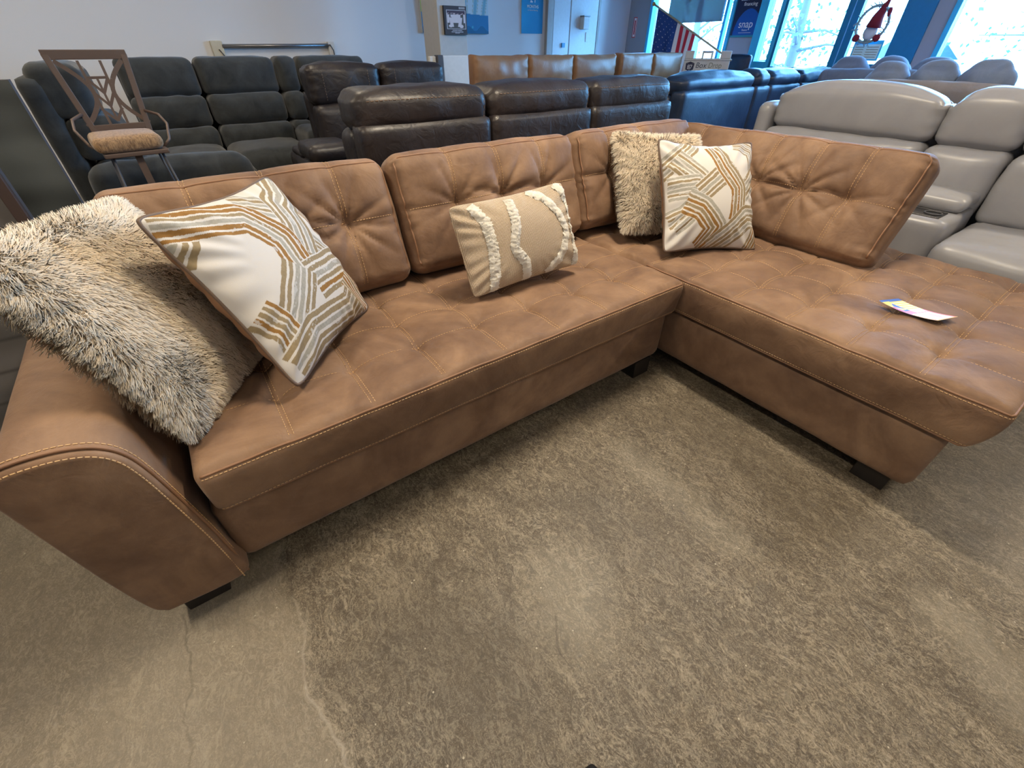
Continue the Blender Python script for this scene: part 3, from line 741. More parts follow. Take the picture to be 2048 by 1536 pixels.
# shag fur cushions ------------------------------------------------
def fur_pillow(label, c, x, y, size, seed, nh=52000, L=.036, comb=(.25, -.8)):
    e = empty('fur_pillow', label, 'cushion', c); e.matrix_world = Matrix.Translation(c) @ pillow_basis((0, 0, 0), x, y)
    p = Pillow(size-.03, size-.03, .15, .05, seed, .004, .5)
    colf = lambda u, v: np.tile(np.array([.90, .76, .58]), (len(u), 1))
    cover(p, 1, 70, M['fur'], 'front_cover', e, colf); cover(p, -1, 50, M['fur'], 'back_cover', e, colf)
    r = np.random.default_rng(seed); 
    for side, cnt in ((1, nh), (-1, nh//5)):
        u = r.uniform(-1, 1, cnt); v = r.uniform(-1, 1, cnt)
        if side == 1:   # denser along the rim
            k = cnt//6; u[:k] = np.sign(u[:k])*(1-np.abs(r.normal(0, .02, k)).clip(0, .2)); v[k:2*k] = np.sign(v[k:2*k])*(1-np.abs(r.normal(0, .02, k)).clip(0, .2))
        ep = .01
        P = p.pos(u, v, side); Pu = p.pos(np.clip(u+ep, -1, 1), v, side)-p.pos(np.clip(u-ep, -1, 1), v, side); Pv = p.pos(u, np.clip(v+ep, -1, 1), side)-p.pos(u, np.clip(v-ep, -1, 1), side)
        N = np.cross(Pu, Pv)*side; N /= np.linalg.norm(N, axis=1, keepdims=True)+1e-9
        out = np.stack([u*np.abs(u)**6, v*np.abs(v)**6, 0*u], 1)
        # clumps: strands lean towards the nearest clump centre
        nc = 1500; cu = r.uniform(-1, 1, nc); cv = r.uniform(-1, 1, nc); gi = {}
        cell = 24
        key = (np.clip(((u+1)/2*cell).astype(int), 0, cell-1)*cell+np.clip(((v+1)/2*cell).astype(int), 0, cell-1))
        ck = (np.clip(((cu+1)/2*cell).astype(int), 0, cell-1)*cell+np.clip(((cv+1)/2*cell).astype(int), 0, cell-1))
        tu = u.copy(); tv = v.copy()
        for q in range(cell*cell):
            hi = np.where(key == q)[0]; ci = np.where(ck == q)[0]
            if len(hi) and len(ci):
                dd = (u[hi][:, None]-cu[ci])**2+(v[hi][:, None]-cv[ci])**2; b = ci[np.argmin(dd, 1)]; tu[hi] = cu[b]; tv[hi] = cv[b]
        clump = np.stack([(tu-u)*size/2, (tv-v)*size/2, 0*u], 1)
        sw = np.stack([comb[0]+.9*snoise(np.stack([tu, tv, 0*u], 1), .9, seed+1), comb[1]+.9*snoise(np.stack([tu, tv, 0*u], 1), .9, seed+2), 0*u], 1)
        ln = L*r.uniform(.6, 1.15, cnt)[:, None]
        D1 = N*.52+sw*.40+out*.9+r.normal(0, .08, (cnt, 3)); D1 /= np.linalg.norm(D1, axis=1, keepdims=True)
        D2 = N*.06+sw*.62+out*1.0+r.normal(0, .16, (cnt, 3)); D2 /= np.linalg.norm(D2, axis=1, keepdims=True)
        B1 = P+D1*ln*.5+clump*.2; B2 = B1+D2*ln*.55+clump*.30
        wd = .00095; S = np.cross(D1, N)+.35*r.normal(size=(cnt, 3)); S -= D1*np.sum(S*D1, axis=1, keepdims=True); S /= np.linalg.norm(S, axis=1, keepdims=True)
        V = np.stack([P-S*wd, P+S*wd, B1+S*wd*.9, B1-S*wd*.9, B2+S*wd*.25, B2-S*wd*.25], 1).reshape(-1, 3)
        b = np.arange(cnt)[:, None]*6; F = np.concatenate([b+np.array([[0, 1, 2, 3]]), b+np.array([[3, 2, 4, 5]])]).astype(np.int32)
        tone = (.90+.14*snoise(np.stack([tu, tv, 0*u], 1), 1.3, seed+5)+r.normal(0, .05, cnt))[:, None]
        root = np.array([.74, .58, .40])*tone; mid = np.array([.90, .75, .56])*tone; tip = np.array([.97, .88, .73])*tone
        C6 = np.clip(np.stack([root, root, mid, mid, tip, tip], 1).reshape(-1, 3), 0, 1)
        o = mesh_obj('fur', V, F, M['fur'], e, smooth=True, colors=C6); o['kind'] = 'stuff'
        nn = N*.55+np.array([0, 0, side*.65])+np.cross(D2, S)*.30; nn /= np.linalg.norm(nn, axis=1, keepdims=True); o.data.normals_split_custom_set_from_vertices(np.repeat(nn, 6, axis=0).tolist())
    return e
fur_pillow('cream shaggy fur cushion leaning on the left armrest', (-1.710, .335, .682), (.472, .878, -.08), (-.391, .29, .873), .50, 13, 105000, .029)
fur_pillow('cream shaggy fur cushion tucked in the corner behind the striped one', (.300, .440, .680), (.928, -.37, -.044), (.253, .537, .805), .47, 17, 60000, .027, (.35, -.75))

# lumbar pillow ------------------------------------------------
lp = empty('lumbar_pillow', 'oblong oatmeal woven cushion with wavy ivory stripes in the middle of the sofa', 'cushion')
lp.matrix_world = Matrix.Translation((-.606, .338, .636)) @ pillow_basis((0, 0, 0), (.997, -.062, .054), (-.024, .416, .909))
p = Pillow(.49, .315, .13, .05, 4, .004, .5)
cover(p, 1, 120, M['burlap'], 'front_cover', lp); cover(p, -1, 40, M['burlap'], 'back_cover', lp)
def strip(pts, w):
    pts = np.array(pts, float); L = np.r_[0, np.cumsum(np.linalg.norm(np.diff(pts, axis=0), axis=1))]; n = 90; m = 9; s_ = np.linspace(0, L[-1], n)
    c = np.stack([np.interp(s_, L, pts[:, k]) for k in range(2)], 1); ker = np.ones(9)/9
    c2 = np.stack([np.convolve(np.pad(c[:, k], 4, 'edge'), ker, 'valid') for k in range(2)], 1); c2[0] = c[0]; c2[-1] = c[-1]
    T = np.gradient(c2, axis=0); T[:, 1] *= .315/.49; T /= np.linalg.norm(T, axis=1, keepdims=True); Nn = np.stack([-T[:, 1], T[:, 0]], 1)
    r = np.random.default_rng(int(abs(pts[0, 0])*100)+3); V = []
    for j in range(m):
        o_ = (j/(m-1)*2-1); jag = r.normal(0, .10, n) if j in (0, m-1) else 0
        uv = c2+Nn*((o_+jag*1.0)*w/2)[:, None]*np.array([[1, .49/.315]]) if not np.isscalar(jag) else c2+Nn*(o_*w/2)*np.array([[1, .49/.315]])
        uv = np.clip(uv, -1, 1); P = p.pos(uv[:, 0], uv[:, 1], 1); P[:, 2] += .0015+.006*(1-o_**2)+r.normal(0, .0018, n)
        V.append(P)
    V = np.stack(V, 1).reshape(-1, 3); return mesh_obj('fringe_stripe', V, grid_faces(n, m, False), M['fringe'], lp)
CL = [(215, 385), (1520, 110), (1700, 1000), (500, 1380)]
for pts, w in (([(430, 375), (560, 560), (640, 850), (720, 1380)], .17), ([(830, 310), (870, 560), (860, 850), (1000, 1000), (1080, 1250)], .155),
               ([(1060, 210), (1250, 310), (1420, 500), (1500, 640), (1440, 900), (1300, 1150)], .15), ([(1400, 110), (1560, 320), (1640, 700), (1650, 1060)], .15)):
    strip([(max(-1, min(1, a)), max(-1, min(1, b))) for a, b in crop_uv(pts, CL)], w)

# promotional card on the chaise ------------------------------------------------
def card_colors(u, v):   # u along length 0..1, v across 0..1
    c = np.tile(np.array([.80, .14, .10]), (len(u), 1))
    c[u < .45] = (.04, .08, .36)
    s_ = (v > .28+.25*u) & (u > .08) & (u < .46); c[s_] = (.90, .60, .03)
    for k in range(5): c[s_ & (np.abs(u-.13-k*.07) < .006)] = (.85, .85, .85)
    c[(v < .25+.1*np.sin(u*20)) & (u > .06) & (u < .40)] = (.92, .66, .05)
    c[(v < .14) & (u > .25) & (u < .46)] = (.75, .10, .12)
    c[(u > .42) & (u < .56) & (v > .38) & (v < .93)] = (.80, .72, .74)
    c[(u > .58) & (u < .97) & (v > .08) & (v < .90)] = (.84, .70, .70)
    for k in range(6): c[(np.abs(v-.26-k*.1) < .018) & (u > .66+.03*(k % 2)) & (u < .90-.04*(k % 3))] = (.66, .30, .32)
    c[(u > .975)] = (.90, .60, .08); c[(v < .05) & (u > .6)] = (.90, .60, .08)
    return c
n1, n2 = 160, 60; U, Vv = np.meshgrid(np.linspace(0, 1, n1), np.linspace(0, 1, n2), indexing='ij')
Pc = []
A, B, C_, D_ = [np.array(q) for q in ((.311, -.568), (.395, -.600), (.405, -.768), (.317, -.738))]   # left end, far; right end far; near
for uu, vv in zip(U.ravel(), Vv.ravel()):
    q = (1-uu)*((1-vv)*A+vv*B)+uu*((1-vv)*D_+vv*C_)
    Pc.append((q[0], q[1], .4735+.010*(uu-.5)**2*4+.004*(1-vv)*(1-uu)))
Pc = np.array(Pc); top = Pc.copy(); bot = Pc.copy(); bot[:, 2] -= .0008
cc_ = card_colors(U.ravel(), Vv.ravel())
o = mesh_obj('price_card', np.r_[top, bot], np.r_[grid_faces(n1, n2, True), grid_faces(n1, n2)+len(top)].astype(np.int32), M['paper'], colors=np.r_[cc_, cc_*.0+.7])
tag(o, 'small blue, yellow and red price card lying on the chaise seat', 'card')

# shoe tip at the bottom edge ------------------------------------------------
sh = empty('shoe', 'tip of a black shoe at the bottom edge', 'shoe', (-1.290, -.853, 0), math.radians(-38))
V, F = lattice_box(10, 24, 8); Q = V.copy()
L_ = .30; yy = (V[:, 1]+1)/2*L_-L_; tt = (V[:, 1]+1)/2
wd = .046*np.sqrt(np.clip(1-((tt-.45)/.70)**2, .02, 1))*np.sqrt(np.clip(1-np.clip((tt-.86)/.142, 0, 1)**3, 0, 1))*1.25; hh = .11-.062*tt**1.0
r_ = np.maximum(1, np.hypot(V[:, 0], V[:, 2])); Q = np.stack([V[:, 0]*wd/r_**.5, yy, .018+(V[:, 2]+1)/2*hh*(1-.25*V[:, 0]**2)], 1)
mesh_obj('upper', Q, F, M['rubber'], sh)
g = G(); poly = [(.05*math.sqrt(max(0, 1-((t_-.45)/.60)**2)), t_*L_-L_) for t_ in np.linspace(0, 1.0, 20)]; poly = poly+[(-a, b) for a, b in poly[::-1]]
g.prism(poly, 0, .020).build('sole', plain('dark sole', (.02, .02, .025), .6), sh)

# ================================================================ RECLINING SOFAS BEHIND
def soft_part(name, par, mat, x0, x1, y0, y1, z0, z1, r=.05, b=(.0, .02, .01), wr=.005, rx=0, step=.028, seed=0, disp=None):
    s = Soft((x1-x0, y1-y0, z1-z0), r, b, disp, place((x0+x1)/2, (y0+y1)/2, (z0+z1)/2, rx), wr, 5, seed)
    o = s.build(name, mat, par, step); return s, o
def recliner(name, label, loc, rz, secs, mat, H=1.05, arms=(1, 1), head=.27, depth=.92, thread=None, group=None, seat_z=.48, armz=.62, lean=.14, cat='sofa', console_rec=.0, sidestitch=True, gap=.012, armw=.2, pads=1, headthick=.24, archk=.03, hr=.075, hb=.02, hw=.006):
    """front faces -Y; y=0 at the head line; secs = [(kind, width)...]"""
    e = empty(name, label, cat, loc, rz, group); x = 0; sd = int(abs(loc[0]*100)+abs(loc[1]*10)) % 97
    if arms[0]:
        soft_part('armrest', e, mat, x, x+armw, -.62, .10, .06, armz, .06, (.0, .01, .02), .006, seed=sd); x += armw
    x_in = x
    for i, (k, w) in enumerate(secs):
        a, b = x+gap/2, x+w-gap/2; sd += 1
        zt = H-(console_rec if k == 'console' else 0)
        def arch(P, n, u, w=w):
            v = np.zeros_like(P); t_ = np.clip(u[:, 2], 0, 1)**2; v[:, 2] = -archk*t_*np.abs(u[:, 0])**3.0
            e_ = np.exp(-((1-np.abs(u[:, 0]))/.14)**2); v[:, 2] += .004*e_*np.sin(P[:, 2]*70); v[:, 1] += .004*e_*np.sin(P[:, 2]*90+1); return v
        s, o = soft_part('head_cushion', e, mat, a, b, -.12, -.12+headthick, zt-head, zt, hr, (.006, hb, .012), hw, 0, .02, sd, arch)
        if thread and sidestitch:
            hx, hy, hz = s.h
            stitches(s, [line((-hx+.05, hy, hz*.55), (hx-.05, hy, hz*.55), 50), line((-hx+.03, hy, -hz+.03), (-hx+.03, hy, hz*.55), 12)], parent=o, mat=thread, pitch=.02, dash=.013, w=.0022, lift=.002, offs=(0,))
            for q in (-.62, .62): stitches(s, [line((q*hx, -hy, -hz+.03), (q*hx, -hy, hz-.04), 30)], parent=o, mat=thread, pitch=.018, dash=.012, w=.0018, lift=.002, offs=(0,))
        # back cushion below the head
        zb = seat_z-.02
        n_p = pads
        for q in range(n_p):
            za = zb+(zt-head-zb)*q/n_p; zc = zb+(zt-head-zb)*(q+1)/n_p
            yy = -.17-.035*(n_p-1-q)
            soft_part('back_cushion', e, mat, a, b, yy, .02, za, zc+.01, .05, (.0, .03, .0), .006, 0, .026, sd+q)
        if k == 'seat':
            soft_part('seat_cushion', e, mat, a, b, -.70, -.12, seat_z-.19, seat_z, .055, (.0, .015, .025), .005, 0, .028, sd)
            soft_part('footrest', e, mat, a, b, -.68, -.60, .09, seat_z-.20, .035, (.0, .01, .0), .004, 0, .035, sd)
        else:
            soft_part('console', e, mat, a, b, -.60, -.12, .08, armz-.07, .03, (0, .004, 0), .002, 0, .035, sd)
            soft_part('console_lid', e, mat, a+.01, b-.01, -.40, -.12, armz-.07, armz+.0, .03, (0, .0, .012), .002, 0, .025, sd)
            g = G().box(a+.05, b-.05, -.56, -.42, armz-.073, armz-.064); g.build('cup_tray', M['blackplastic'], e, bevel=.004)
            for q in (.27, .73): 
                xx = a+(b-a)*q; g = G().tube([(xx+.035*math.cos(t_), -.49+.035*math.sin(t_), armz-.062) for t_ in np.linspace(0, 2*PI, 20)[:-1]], .004, 6, True); g.build('cup_holder', M['darkgrey'], e, True)
        # outside back panel
        soft_part('back_panel', e, mat, a-.004, b+.004, .03, .17, .08, zt-head*.62-.02, .03, (0, .006, .0), .0025, 0, .035, sd)
        x += w
    G().box(x_in+.02, x-.02, -.58, .1, .0, .30).build('frame', M['darkgrey'], e)
    if arms[1]:
        soft_part('armrest', e, mat, x, x+armw, -.62, .10, .06, armz, .06, (.0, .01, .02), .006, seed=sd+3); x += armw
    return e

# (a) dark brown sofa just behind, seen from its back: rotate half a turn
recliner('reclining_sofa', 'dark brown leather reclining sofa seen from behind, right behind the brown sectional', (1.32, 1.38, 0), PI, [('seat', .735), ('seat', .715), ('seat', .70)], M['black'], H=1.045, arms=(0, 0), head=.17, thread=M['blackthread'], headthick=.27, archk=.008, hr=.055, hb=.014)
# (b) dark brown recliner facing us
recliner('reclining_loveseat', 'dark brown leather recliner pair facing front behind the dark brown sofa', (-.48, 3.38, 0), 0, [('seat', .60), ('seat', .60)], M['black'], H=1.095, arms=(0, 0), head=.27, thread=M['blackthread'], armz=.60, hr=.05, hb=.014, archk=.015)
bo = [o for o in bpy.data.objects if o.name.startswith('reclining_loveseat')][0]
soft_part('armrest', bo, M['black'], -.30, -.02, -.98, -.20, .08, .56, .05, (.0, .01, .01), .004)
soft_part('armrest_lid', bo, M['black'], -.31, -.01, -.96, -.62, .575, .68, .04, (.0, .01, .012), .003)
soft_part('armrest_lid', bo, M['black'], -.29, -.02, -.60, -.30, .55, .60, .025, (.0, .01, .012), .003)
# (c) charcoal sectional along the back wall and down the left
def plush_pads(e, x0, x1, H, mat, sd, seat=True):
    soft_part('head_cushion', e, mat, x0, x1, -.15, .10, H-.27, H, .05, (0, .025, .01), .006, 0, .024, sd)
    soft_part('back_cushion', e, mat, x0, x1, -.22, .05, H-.50, H-.26, .06, (0, .03, 0), .008, 0, .024, sd+1)
    soft_part('back_cushion', e, mat, x0, x1, -.30, .0, H-.70, H-.49, .06, (0, .03, 0), .008, 0, .024, sd+2)
    if seat:
        soft_part('seat_cushion', e, mat, x0, x1, -.90, -.20, .28, .50, .07, (0, .02, .03), .006, 0, .03, sd+3)
        soft_part('footrest', e, mat, x0, x1, -.88, -.78, .06, .29, .04, (0, .01, 0), .004, 0, .04, sd+4)
    soft_part('back_panel', e, mat, x0-.012, x1+.012, .04, .16, .0, H-.06, .03, (0, .004, 0), .003, 0, .05, sd+5)
sec = empty('reclining_sectional', 'charcoal plush reclining sectional along the back wall behind the bar stool', 'sofa', (0, 4.52, 0))
for i, (a, b) in enumerate([(-1.66, -1.115), (-1.10, -.465), (-.455, -.265), (-.255, .40)]): plush_pads(sec, a, b, 1.125, M['charcoal'], 40+i*7, i != 2)
soft_part('console', sec, M['charcoal'], -.455, -.265, -.75, -.15, .08, .60, .05)
wing = empty('reclining_sectional', 'charcoal plush recliner wing against the left side, facing right behind the bar stool', 'sofa', (-1.95, 3.04, 0), PI/2)
for i, (a, b) in enumerate([(0, .56)]): plush_pads(wing, a, b, 1.12, M['charcoal'], 80+i*7)
soft_part('armrest', wing, M['charcoal'], -.20, -.01, -.85, .05, .06, .62, .08, (0, .02, .02), .008)
# (d) tan leather sofas near the back wall
recliner('leather_sofa', 'tan leather three-seat sofa before the back wall posters', (1.215, 3.68, 0), 0, [('seat', .685), ('seat', .645), ('seat', .68)], M['tan'], H=1.12, arms=(0, 0), head=.26, thread=None, headthick=.15, archk=-.02, hr=.03, hb=.035)
recliner('leather_sofa', 'tan leather two-seat sofa between the flag and the three-seat tan sofa', (3.30, 3.68, 0), 0, [('seat', .60), ('seat', .59)], M['tan'], H=1.135, arms=(0, 0), head=.26, headthick=.15, archk=-.01, hr=.03, hb=.02)
# (e) dark leather sofa seen from behind, blue light put into its colour
recliner('reclining_sofa', 'dark leather reclining sofa with blue window light painted in, seen from behind beside the stone grey sofa', (5.25, 2.02, 0), PI, [('seat', .9), ('seat', .62), ('seat', .28), ('seat', 1.16)], M['navy'], H=1.02, arms=(0, 0), head=.17, headthick=.27, archk=.03)
# (f) stone grey reclining sofa facing the chaise
gs = recliner('reclining_sofa', 'stone grey leather reclining sofa with cup-holder console beyond the chaise', (1.96, .80, 0), -PI/2, [('seat', .90), ('console', .355), ('seat', .90)], M['stone'], H=1.03, arms=(0, 0), head=.26, thread=M['stonethread'], sidestitch=False, seat_z=.47, armz=.60, headthick=.20, archk=.075, gap=.006, hr=.06, hb=.014, hw=.002)
soft_part('side_wing', gs, M['stone'], -.10, -.004, -.14, .14, .08, .90, .04, (0, 0, .01), .003)
# (g) pale couches further right
bg1 = empty('sofa', 'blue-grey sofa with plump back pillows in front of the right window', 'sofa', (3.40, 0, 0))
soft_part('back_frame', bg1, M['taupe'], -.12, .05, -.05, 1.0, .0, .985, .05)
soft_part('seat_cushion', bg1, M['taupe'], .05, .75, .0, .95, .15, .45, .06)
for i, (y0, y1, h_) in enumerate(((.02, .32, 1.10), (.33, .64, 1.09), (.65, .95, 1.075))): soft_part('back_pillow', bg1, M['bluegrey'], .02, .24, y0, y1, .5, h_, .10, (.03, .02, .03), .01, 0, .025, i)
bg2 = empty('sofa', 'dusky blue sofa with puffy pillows at the right edge below the window', 'sofa', (3.45, -.60, 0))
soft_part('back_frame', bg2, M['bluegrey'], -.1, .06, -.6, .48, .0, .97, .05)
soft_part('seat_cushion', bg2, M['bluegrey'], .06, .8, -.6, .48, .15, .45, .06)
for i, (y0, y1, h_) in enumerate(((.16, .46, 1.08), (-.16, .14, 1.10), (-.5, -.18, 1.08))): soft_part('back_pillow', bg2, M['bluegrey'], .0, .22, y0, y1, .5, h_, .10, (.03, .02, .03), .01, 0, .025, i+5)
bg3 = empty('sofa', 'bright blue-lit couch directly beneath the gnome wreath', 'sofa', (4.45, .62, 0))
soft_part('back_frame', bg3, M['bluegrey'], -.1, .08, 0, 1.1, .0, 1.02, .06)
soft_part('seat_cushion', bg3, M['bluegrey'], .08, .8, 0, 1.1, .15, .45, .06)
for i in range(3): soft_part('back_pillow', bg3, M['bluegrey'], .02, .26, .02+i*.36, .36+i*.36, .5, 1.10, .11, (.03, .02, .03), .01, 0, .025, i+9)

# ================================================================ BAR STOOL
STK = .88
st = empty('bar_stool', 'brown metal bar stool with a lattice back and tan chenille seat', 'bar stool', (-1.70, 2.58, 0), math.radians(6))
s = Soft((.36, .36, .072), .035, (0, 0, .012), None, place(-.02, 0, .778), .003, 5, 2); s.build('seat_cushion', M['chenille'], st, .02)
soft_tube(s, [(.19*math.cos(t_)*1.0, -.0, 0) for t_ in (0, .01)], .001, 'seat_rim', M['bronze'], st) if False else None
G().box(-.17, .17, -.16, .16, .715, .738).build('seat_plate', M['bronze'], st, bevel=.006)
br_ = G(); zt, zb = 1.165, .83; yb = .17
def bar(g, a, b, w=.032, t_=.014): 
    a, b = Vector(a), Vector(b); d_ = (b-a).normalized(); n_v = Vector((0, 1, 0)); s_ = d_.cross(n_v).normalized()*w/2; k = n_v*t_/2
    V = [a-s_-k, a+s_-k, a+s_+k, a-s_+k, b-s_-k, b+s_-k, b+s_+k, b-s_+k]
    g.add(V, [(0, 1, 2, 3), (7, 6, 5, 4), (0, 4, 5, 1), (1, 5, 6, 2), (2, 6, 7, 3), (3, 7, 4, 0)])
def yb_at(z): return .17+.03*(z-.83)/.33
def q3(x, z): return (x, yb_at(z), z)
bf = G(); bar(bf, q3(-.19, zt), q3(-.135, .74), .034); bar(bf, q3(.19, zt), q3(.135, .74), .034); bar(bf, q3(-.205, zt-.005), q3(.205, zt-.005), .042); bar(bf, q3(-.14, zb), q3(.14, zb), .03)
bf.build('back_frame', M['bronze'], st, bevel=.003)
lt = G()
for sgn in (-1, 1):
    pts = [q3(sgn*(.165-.115*math.sin(PI*k/14)), zt-.03-(zt-zb-.04)*k/14) for k in range(15)]
    for a, b in zip(pts[:-1], pts[1:]): bar(lt, a, b, .022, .012)
    bar(lt, q3(sgn*.055, zt-.03), q3(sgn*.045, zb), .014, .01)
bar(lt, q3(-.055, 1.06), q3(0, .99), .014, .01); bar(lt, q3(.055, 1.06), q3(0, .99), .014, .01); bar(lt, q3(-.055, 1.0), q3(0, .93), .014, .01); bar(lt, q3(.055, 1.0), q3(0, .93), .014, .01)
bar(lt, q3(-.055, .92), q3(0, .86), .014, .01); bar(lt, q3(.055, .92), q3(0, .86), .014, .01); bar(lt, q3(0, 1.06), q3(0, .86), .012, .01); bar(lt, q3(-.05, 1.06), q3(.05, 1.06), .012, .01)
lt.build('lattice', M['bronze'], st)
for sgn in (-1, 1):
    G().tube([(sgn*.165, .17, .90), (sgn*.225, .12, .88), (sgn*.24, .03, .84), (sgn*.21, -.04, .77), (sgn*.16, -.05, .735)], .008).build('arm_loop', M['bronze'], st, True)
    for sy in (-1, 1):
        pts = [(sgn*.13, sy*.12, .72), (sgn*.15, sy*.14, .5), (sgn*.20, sy*.19, .22), (sgn*.27, sy*.26, 0.01)]
        G().tube(pts, .008, 8).build('leg', M['darkgrey'], st, True)
G().tube([(.19*math.cos(t_), .19*math.sin(t_), .26) for t_ in np.linspace(0, 2*PI, 30)[:-1]], .009, 6, True).build('foot_ring', M['bronze'], st, True)
G().box(-.02, .02, -.008, .008, .12, .71, Matrix.Translation((.0, -.1, 0))).build('post', M['bronze'], st)

for ch in st.children: ch.data.transform(Matrix.Diagonal((STK, STK, 1, 1)))
# ================================================================ LEANING CANVASES AT THE LEFT
def paint_grid(name, x0, x1, z0, z1, y, func, n=(120, 100), parent=None, thick=.03, axis='y', mat=None):
    U, Vv = np.meshgrid(np.linspace(0, 1, n[0]), np.linspace(0, 1, n[1]), indexing='ij'); u, v = U.ravel(), Vv.ravel()
    c = func(u, v); k = len(u)
    P = np.stack([x0+(x1-x0)*u, np.full(k, y), z0+(z1-z0)*v], 1)
    o = mesh_obj(name, P, grid_faces(n[0], n[1], False), mat or M['canvas'], parent, smooth=False, colors=c)
    return o
def uvn(u, v, f, s): return snoise(np.stack([u, v, 0*u], 1), f, s)
def dark_art(u, v):
    st_ = uvn(u*9+v*3.5, v*2-u*1.0, 1.6, 3)+.4*uvn(u, v, 9, 4)
    t_ = np.clip(.5+.9*st_, 0, 1)[:, None]; c = (1-t_)*np.array([.004, .006, .005])+t_*np.array([.075, .085, .085])
    c[uvn(u, v, 12, 5) > 1.0] = (.16, .17, .18); return c
a1 = empty('canvas_art', 'large dark abstract canvas standing behind the grey wood-plank panel at the left', 'artwork', (-1.85, 1.22, 0))
G().box(-1.4, 0, .0, .04, .0, 1.112).build('stretcher', M['darkgrey'], a1); paint_grid('painting', -1.4, 0, .002, 1.11, -.002, dark_art, parent=a1)
def plank_art(u, v):
    b = np.floor(v*9); g_ = .5+.5*uvn(u*1.0+b*3.3, v*9, .9, 6)
    c = (1-g_)[:, None]*np.array([.075, .07, .068])+g_[:, None]*np.array([.16, .15, .145]); c[np.abs((v*9) % 1-.5) > .46] *= .5
    return c
a2 = empty('wood_panel', 'grey wood-plank panel in a brown frame behind the left armrest', 'artwork', (-1.945, .985, 0))
G().box(-1.2, -.0, 0, .03, .0, 1.0).build('backing', M['darkgrey'], a2); paint_grid('planks', -1.2, -.02, .02, .98, -.002, plank_art, parent=a2)
g = G().box(-.03, 0.0, -.02, .0, 0, 1.0).box(-1.2, -.03, -.02, 0, .97, 1.0).box(-1.2, -.03, -.02, 0, 0, .03); g.build('frame', plain('brown wood frame', (.055, .035, .03), .5), a2, bevel=.003)

# ================================================================ WALL ITEMS
def text(s, size, mat, parent, loc, rot, name='lettering', align='CENTER', extr=.0006, sx=1.0, shear=0):
    cu = bpy.data.curves.new(name, 'FONT'); cu.body = s; cu.size = size; cu.align_x = align; cu.align_y = 'CENTER'; cu.extrude = extr; cu.shear = shear
    tmp = bpy.data.objects.new('tmp', cu); COL.objects.link(tmp); dg = bpy.context.evaluated_depsgraph_get(); dg.update()
    me = bpy.data.meshes.new_from_object(tmp.evaluated_get(dg)); bpy.data.objects.remove(tmp)
    me.materials.clear(); me.materials.append(mat); o = bpy.data.objects.new(name, me); COL.objects.link(o)
    if parent: o.parent = parent
    o.location = loc; o.rotation_euler = rot; o.scale = (sx, 1, 1); return o
RY = (PI/2, 0, 0)                 # reads from -Y
RX = (PI/2, 0, -PI/2)             # on the right wall, reads from -X
def abstract(u, v):
    c = np.tile(np.array([.46, .58, .66]), (len(u), 1)); w_ = u+.05*uvn(u, v, 2, 3)
    band = np.sin(w_*38+3*uvn(u, v*.3, 1.2, 8)); c[band > .3] = (.55, .66, .70); c[band < -.55] = (.20, .42, .52); c[(band > -.1) & (band < .05)] = (.30, .38, .18)
    c[u < .06] = (.42, .46, .12); lo = v < .22+.015*uvn(u, v, 2, 4); c[lo] = (.03, .20, .42); c[lo & (uvn(u*1.5, v, 7, 5) > .8)] = (.07, .38, .56)
    c[lo & (v < .06+.03*np.sin(u*30))] = (.02, .14, .28); return c
a3 = empty('wall_painting', 'blue, teal and white abstract canvas on the back wall behind the column', 'painting', (1.63, YB-.045, 1.345))
G().box(0, 1.0, 0, .045, 0, .9).build('stretcher', M['white'], a3); paint_grid('painting', 0, 1.0, 0, .9, -.002, abstract, parent=a3, n=(160, 140))
def posterblue(u, v):
    t_ = np.clip(.35+.65*np.exp(-((u-.1)**2+(v-.3)**2)*6)+.15*uvn(u, v, 1, 2), 0, 1)[:, None]; return (1-t_)*np.array([.0, .12, .30])+t_*np.array([.02, .34, .62])
a4 = empty('poster', 'blue poster reading 24 months on the back wall', 'poster', (3.215, YB-.012, 1.36))
G().box(0, .39, 0, .012, 0, .62).build('board', M['white'], a4); paint_grid('print', 0, .39, 0, .62, -.001, posterblue, (60, 60), a4)
text('24', .15, M['textwhite'], a4, (.20, -.003, .385), RY, sx=.7); text('MONTHS', .05, M['textwhite'], a4, (.20, -.003, .295), RY, extr=.001)
text('no interest financing', .022, M['textwhite'], a4, (.20, -.003, .258), RY)
